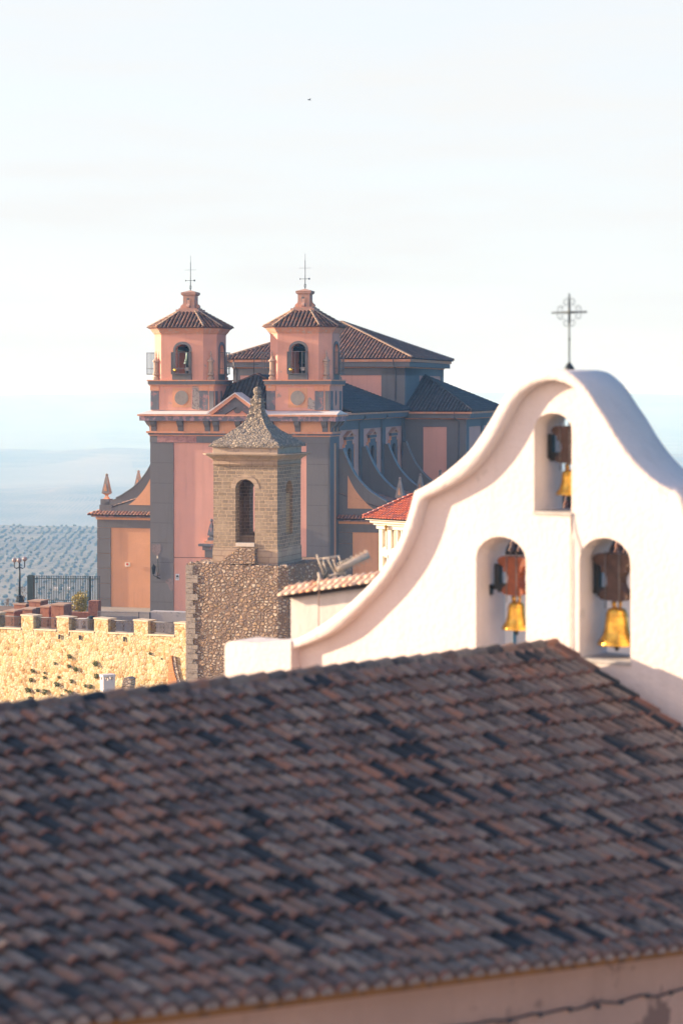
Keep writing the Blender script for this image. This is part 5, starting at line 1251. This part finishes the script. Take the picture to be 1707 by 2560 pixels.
# sagging cable with clamps along the wall
m = MB(Matrix.Translation(offs)); WF = [roofP(s_, LE-.55) for s_ in (-2,-12)]
def wallpt(px, py, off=-.06):
    P, Q = WF; dn = dR; C = Vector((0,0,CAMZ)); D = Vector(((px-853.5)/FPX, 1, (975-py)/FPX)); nrm = dR
    t = ((P+dR*(-off)) - C).dot(nrm)/D.dot(nrm); return C + D*t
pts = [wallpt(px, py) for px, py in ((1720,2468),(1640,2492),(1600,2488),(1540,2508),(1500,2504),(1440,2524),(1415,2521),(1350,2537),(1330,2535),(1270,2552),(1230,2551),(1180,2562),(1100,2570))]
m.tube(pts, .014, 6); cb = m.build('wall_cable', simple('black_cable', (.05,.05,.06), .6), HO)
for px, py in ((1676,2482),(1617,2490),(1552,2506),(1494,2517),(1425,2524),(1350,2537),(1275,2551)):
    m = MB(Matrix.Translation(offs)); c = wallpt(px, py); m.ball(c, .04, 8, 5, .8); m.build('cable_clamp', MATS['black_cable'], cb)

# ------------------------------------------------------------------ land
def hgt(x, y):
    r = math.hypot(x, y)
    if r < 1: r = 1
    t = min(1, max(0, (r-235)/600)); t = t*t*(3-2*t)
    z = -9 + (-118+0)*t
    a = math.atan2(x, y)
    if r > 1100: z = -127 - 4*math.sin(r/260.0+a*14) *min(1,(r-1100)/400) - (r-1100)*.002
    sm = lambda u: (lambda v: v*v*(3-2*v))(min(1, max(0, u)))
    z -= 103*sm((r-2250)/900)
    if r > 3000:
        k = sm((r-3000)/900)
        z += k*(14*noise.noise(Vector((x/700, y/700, 1))) + 6*noise.noise(Vector((x/260, y/260, 4))))
        crest = 6600 + 700*noise.noise(Vector((a*9, 3, 1)))
        z += (58 + 26*noise.noise(Vector((a*16, 1, 5))))*math.exp(-((r-crest)/760)**2)
        z += (26 + 18*noise.noise(Vector((a*22, 7, 5))))*math.exp(-((r-4700)/420)**2)
    if r > 8400: z += (252 + 26*noise.noise(Vector((a*7, 2, 3))) + 7*noise.noise(Vector((a*40, 2, 8))))*sm((r-8400)/4500)
    if r > 1200: z += 1.5*noise.noise(Vector((x/60, y/60, 0)))
    return z
m = MB(); vs = []; fs = []
rs = [3]; 
while rs[-1] < 13000: rs.append(rs[-1]*1.035 + 4)
az = [-180+ 10*k for k in range(15)] + [-30 + .5*k for k in range(121)] + [40+10*k for k in range(14)]
na = len(az)
for r in rs:
    for a in az: x, y = r*math.sin(R(a)), r*math.cos(R(a)); vs.append((x, y, hgt(x, y)))
for j in range(len(rs)-1):
    for k in range(na): k2 = (k+1) % na; fs.append((j*na+k, j*na+k2, (j+1)*na+k2, (j+1)*na+k))
fs.append(tuple(range(na))[::-1]); m.smooth = True; m.add(vs, fs)
gm, nt, b = _new('dry_farmland', .95); co = _co(nt, (.001,.001,.001))
c = _mix(nt, _range(nt, _noise(nt, co, 5, 5), .4, .6), (.13,.12,.09), (.22,.19,.13))
vo = nt.nodes.new('ShaderNodeTexVoronoi'); vo.inputs['Scale'].default_value = 105; vo.inputs['Randomness'].default_value = .25; nt.links.new(_co(nt, (.001,.0007,.001)), vo.inputs['Vector'])
far_ = _range(nt, _noise(nt, co, 1.3, 4), .42, .50)
c = _mix(nt, _range(nt, vo.outputs['Distance'], .30, .42, 1, 0), c, (.05,.065,.045))
vf = nt.nodes.new('ShaderNodeTexVoronoi'); vf.inputs['Scale'].default_value = 1.6; nt.links.new(co, vf.inputs['Vector']); sp_ = nt.nodes.new('ShaderNodeSeparateColor'); nt.links.new(vf.outputs['Color'], sp_.inputs[0])
c = _mix(nt, _range(nt, sp_.outputs[0], .55, .6, 0, .55), c, (.24,.21,.15))
nt.links.new(c, b.inputs['Base Color'])
g = m.build('ground', gm); g['kind'] = 'structure'
# paved church square on its own plateau
m = MB(); P_ = [Vector((-24,200,0)),Vector((-21,176,0)),Vector((-6,176,0)),Vector((30,168,0)),Vector((70,180,0)),Vector((60,262,0)),Vector((-27,262,0)),Vector((-24.8,206,0))]
m.slab([(p.x,p.y) for p in P_], -10, .05); o = m.build('church_square', simple('stone_paving', (.30,.27,.24), .9, 0, .15, .5)); o['kind'] = 'structure'
m = MB(); A0 = WA.O + WA.ex*xw0 + WA.ey*1.0; A1 = WA.O + WA.ex*xw1 + WA.ey*1.0
m.slab([(A0.x,A0.y),(A1.x,A1.y),(-8,158),(-8,175),(-21.2,175.9),(-24.2,199),(-52,199)], -10, 1.0); o = m.build('wall_walk_pavement', simple('terrace_paving', (.17,.12,.10), .9, 0, .15, .5)); o['kind'] = 'structure'

# ------------------------------------------------------------------ olive grove below
def olive_mesh(seed):
    random.seed(seed); m = MB()
    for _ in range(5):
        c = Vector((random.uniform(-1.1,1.1), random.uniform(-1.1,1.1), random.uniform(1.6,3.0))); r = random.uniform(1.0,1.6)
        m.smooth = True; nn = 7; base = len(m.v); vs = []; fs = []
        for j in range(5):
            for k in range(nn):
                th = math.pi*(j+.3)/4.6; ph = 2*math.pi*k/nn; d = Vector((math.sin(th)*math.cos(ph), math.sin(th)*math.sin(ph), math.cos(th)*.8)); vs.append(c + d*r*(.8+random.random()*.4))
        for j in range(4):
            for k in range(nn): k2 = (k+1) % nn; fs.append((j*nn+k, j*nn+k2, (j+1)*nn+k2, (j+1)*nn+k))
        m.add(vs, fs)
    m.smooth = False; leaves(m, (0,0,2.3), 2.4, 2.4, 1.7, 60, .55)
    m.tube([(0,0,-.6),(.1,0,1.4)], .22, 5, .14); return m
oms = [olive_mesh(s_) for s_ in (1,2,3)]
random.seed(11)
spots = []
for px_lo, px_hi, r0, r1 in ((-160, 420, 1330, 2260),):
    # rows run obliquely through the grove
    sp_row, sp_tree = 19.5, 8.0; th = R(63); ur = Vector((math.sin(th), math.cos(th))); vr = Vector((ur.y, -ur.x))
    for i in range(-400, 400):
        for j in range(-500, 500):
            p = ur*(i*sp_tree) + vr*(j*sp_row) + Vector((-300, 1800)); r = p.length
            if not (r0 < r < r1): continue
            px = 853.5 + FPX*p.x/p.y
            if not (px_lo < px < px_hi): continue
            p += Vector((random.uniform(-1.2,1.2), random.uniform(-1.2,1.2)))
            if noise.noise(Vector((p.x/70, p.y/70, 3))) > .30 or random.random() < .12: continue
            spots.append((r, p))
spots.sort(key=lambda t: t[0])
vis = [t for t in spots if -6 < 853.5+FPX*t[1].x/t[1].y < 252 and 975+FPX*(CAMZ-hgt(t[1].x,t[1].y))/t[1].y < 1545]
near = set(id(t) for t in vis[:300])
first = []
for t in vis[:300]:
    r, p = t; k = random.randrange(3); s_ = random.uniform(.6,.98)
    if len(first) < 3: o = oms[len(first)].build('olive_tree', LEAF_O); first.append(o)
    else: o = first[k].copy(); COL.objects.link(o)
    o.location = (p.x, p.y, hgt(p.x, p.y)); o.scale = (s_, s_, s_*.9); o.rotation_euler.z = random.uniform(0, 6.28)
    tag(o, 'olive tree in the hazy rows of the grove far below the terrace', 'tree', 'olive trees in rows below the town')
m = MB(); lean = []
for t in spots:
    if id(t) in near: continue
    r, p = t; k = random.randrange(3); s_ = random.uniform(.6,.98); src = oms[k]; z = hgt(p.x, p.y); b_ = len(m.v); ca, sa = math.cos(r), math.sin(r)
    nfull = 5*35
    m.v += [((v[0]*ca-v[1]*sa)*s_+p.x, (v[0]*sa+v[1]*ca)*s_+p.y, v[2]*s_*.9+z) for v in src.v[:nfull]]
    ff = [f for f in src.f[:5*28]]; m.f += [tuple(b_+i for i in f) for f in ff]; m.mi += [0]*len(ff); m.sm += [True]*len(ff)
o = m.build('olive_grove', LEAF_O); o['kind'] = 'stuff'
print('olives', len(spots), len(vis))
# pale farm buildings far down behind the fence
for k, (px, py, w_, lab) in enumerate(((146,1467,22,'pale far farm shed seen through the fence bars, larger one'),(176,1468,16,'pale far farm shed seen through the fence bars, smaller one'))):
    Yq = 1480; F = Frame(px-w_/2, Yq, 8, 0.0); wq = w_*Yq/FPX; zq = hgt(F.O.x, F.O.y)
    o = empty('farm_shed', (F.O.x, F.O.y, zq), F.a); tag(o, lab, 'shed')
    m = MB(); m.box(0, wq, 0, 4, -1, 1.6); m.build('shed_wall', CREAM, o); m = MB(); m.slab([(-.2,-.2),(wq+.2,-.2),(wq+.2,4.2),(-.2,4.2)], 1.6, 2.4, [(-.1,1.9),(wq+.1,1.9),(wq+.1,2.1),(-.1,2.1)]); m.build('shed_roof', LEAD, o)
# distant bird
p = at_Y(773.5, 250, 150); o = empty('bird', p, .5); tag(o, 'tiny dark bird flying high in the pale sky', 'bird')
m = MB(); m.lathe([(.01,-.16),(.035,-.08),(.04,.02),(.02,.12),(.005,.16)], (0,0,0), 6); m.v = [(v[2], v[1], -v[0]*.6) for v in m.v]
m.add([(.05,0,0),(-.06,0,0),(-.05,.22,.09),(.02,.2,.1)], [(0,1,2,3)]); m.add([(.05,0,0),(-.06,0,0),(-.05,-.22,.09),(.02,-.2,.1)], [(0,1,2,3)]); m.build('bird_body', DARK, o)
# small rooftop beyond the gable's right flank
F = Frame(1702, 160, 0, 0.0); o = F.root('far_house'); tag(o, 'dark rooftop corner just showing beyond the right flank of the bell gable', 'house')
zt = F.at(1704, 1189)[1]; m = MB(); m.slab([(0,0),(7,0),(7,6),(0,6)], zt-1.6, zt, [(1.5,2.9),(5.5,2.9),(5.5,3.1),(1.5,3.1)]); m.build('far_roof', ROOF_D, o); m = MB(); m.box(.4, 6.6, .4, 5.6, -9, zt-1.6); m.build('far_wall', CREAM, o)

# ------------------------------------------------------------------ haze (air between the town and the sierra)
m = MB(); m.box(-13300, 13300, -13300, 13300, -330, 40)
hm = bpy.data.materials.new('haze'); hm.use_nodes = True; nt = hm.node_tree
for n_ in list(nt.nodes): nt.nodes.remove(n_)
ho = nt.nodes.new('ShaderNodeOutputMaterial'); pv = nt.nodes.new('ShaderNodeVolumePrincipled')
pv.inputs['Color'].default_value = (.23,.51,.96,1); pv.inputs['Density'].default_value = .00025; pv.inputs['Absorption Color'].default_value = (1,1,1,1); pv.inputs['Anisotropy'].default_value = .0
nt.links.new(pv.outputs[0], ho.inputs['Volume'])
hz = m.build('haze', hm); hz['kind'] = 'stuff'
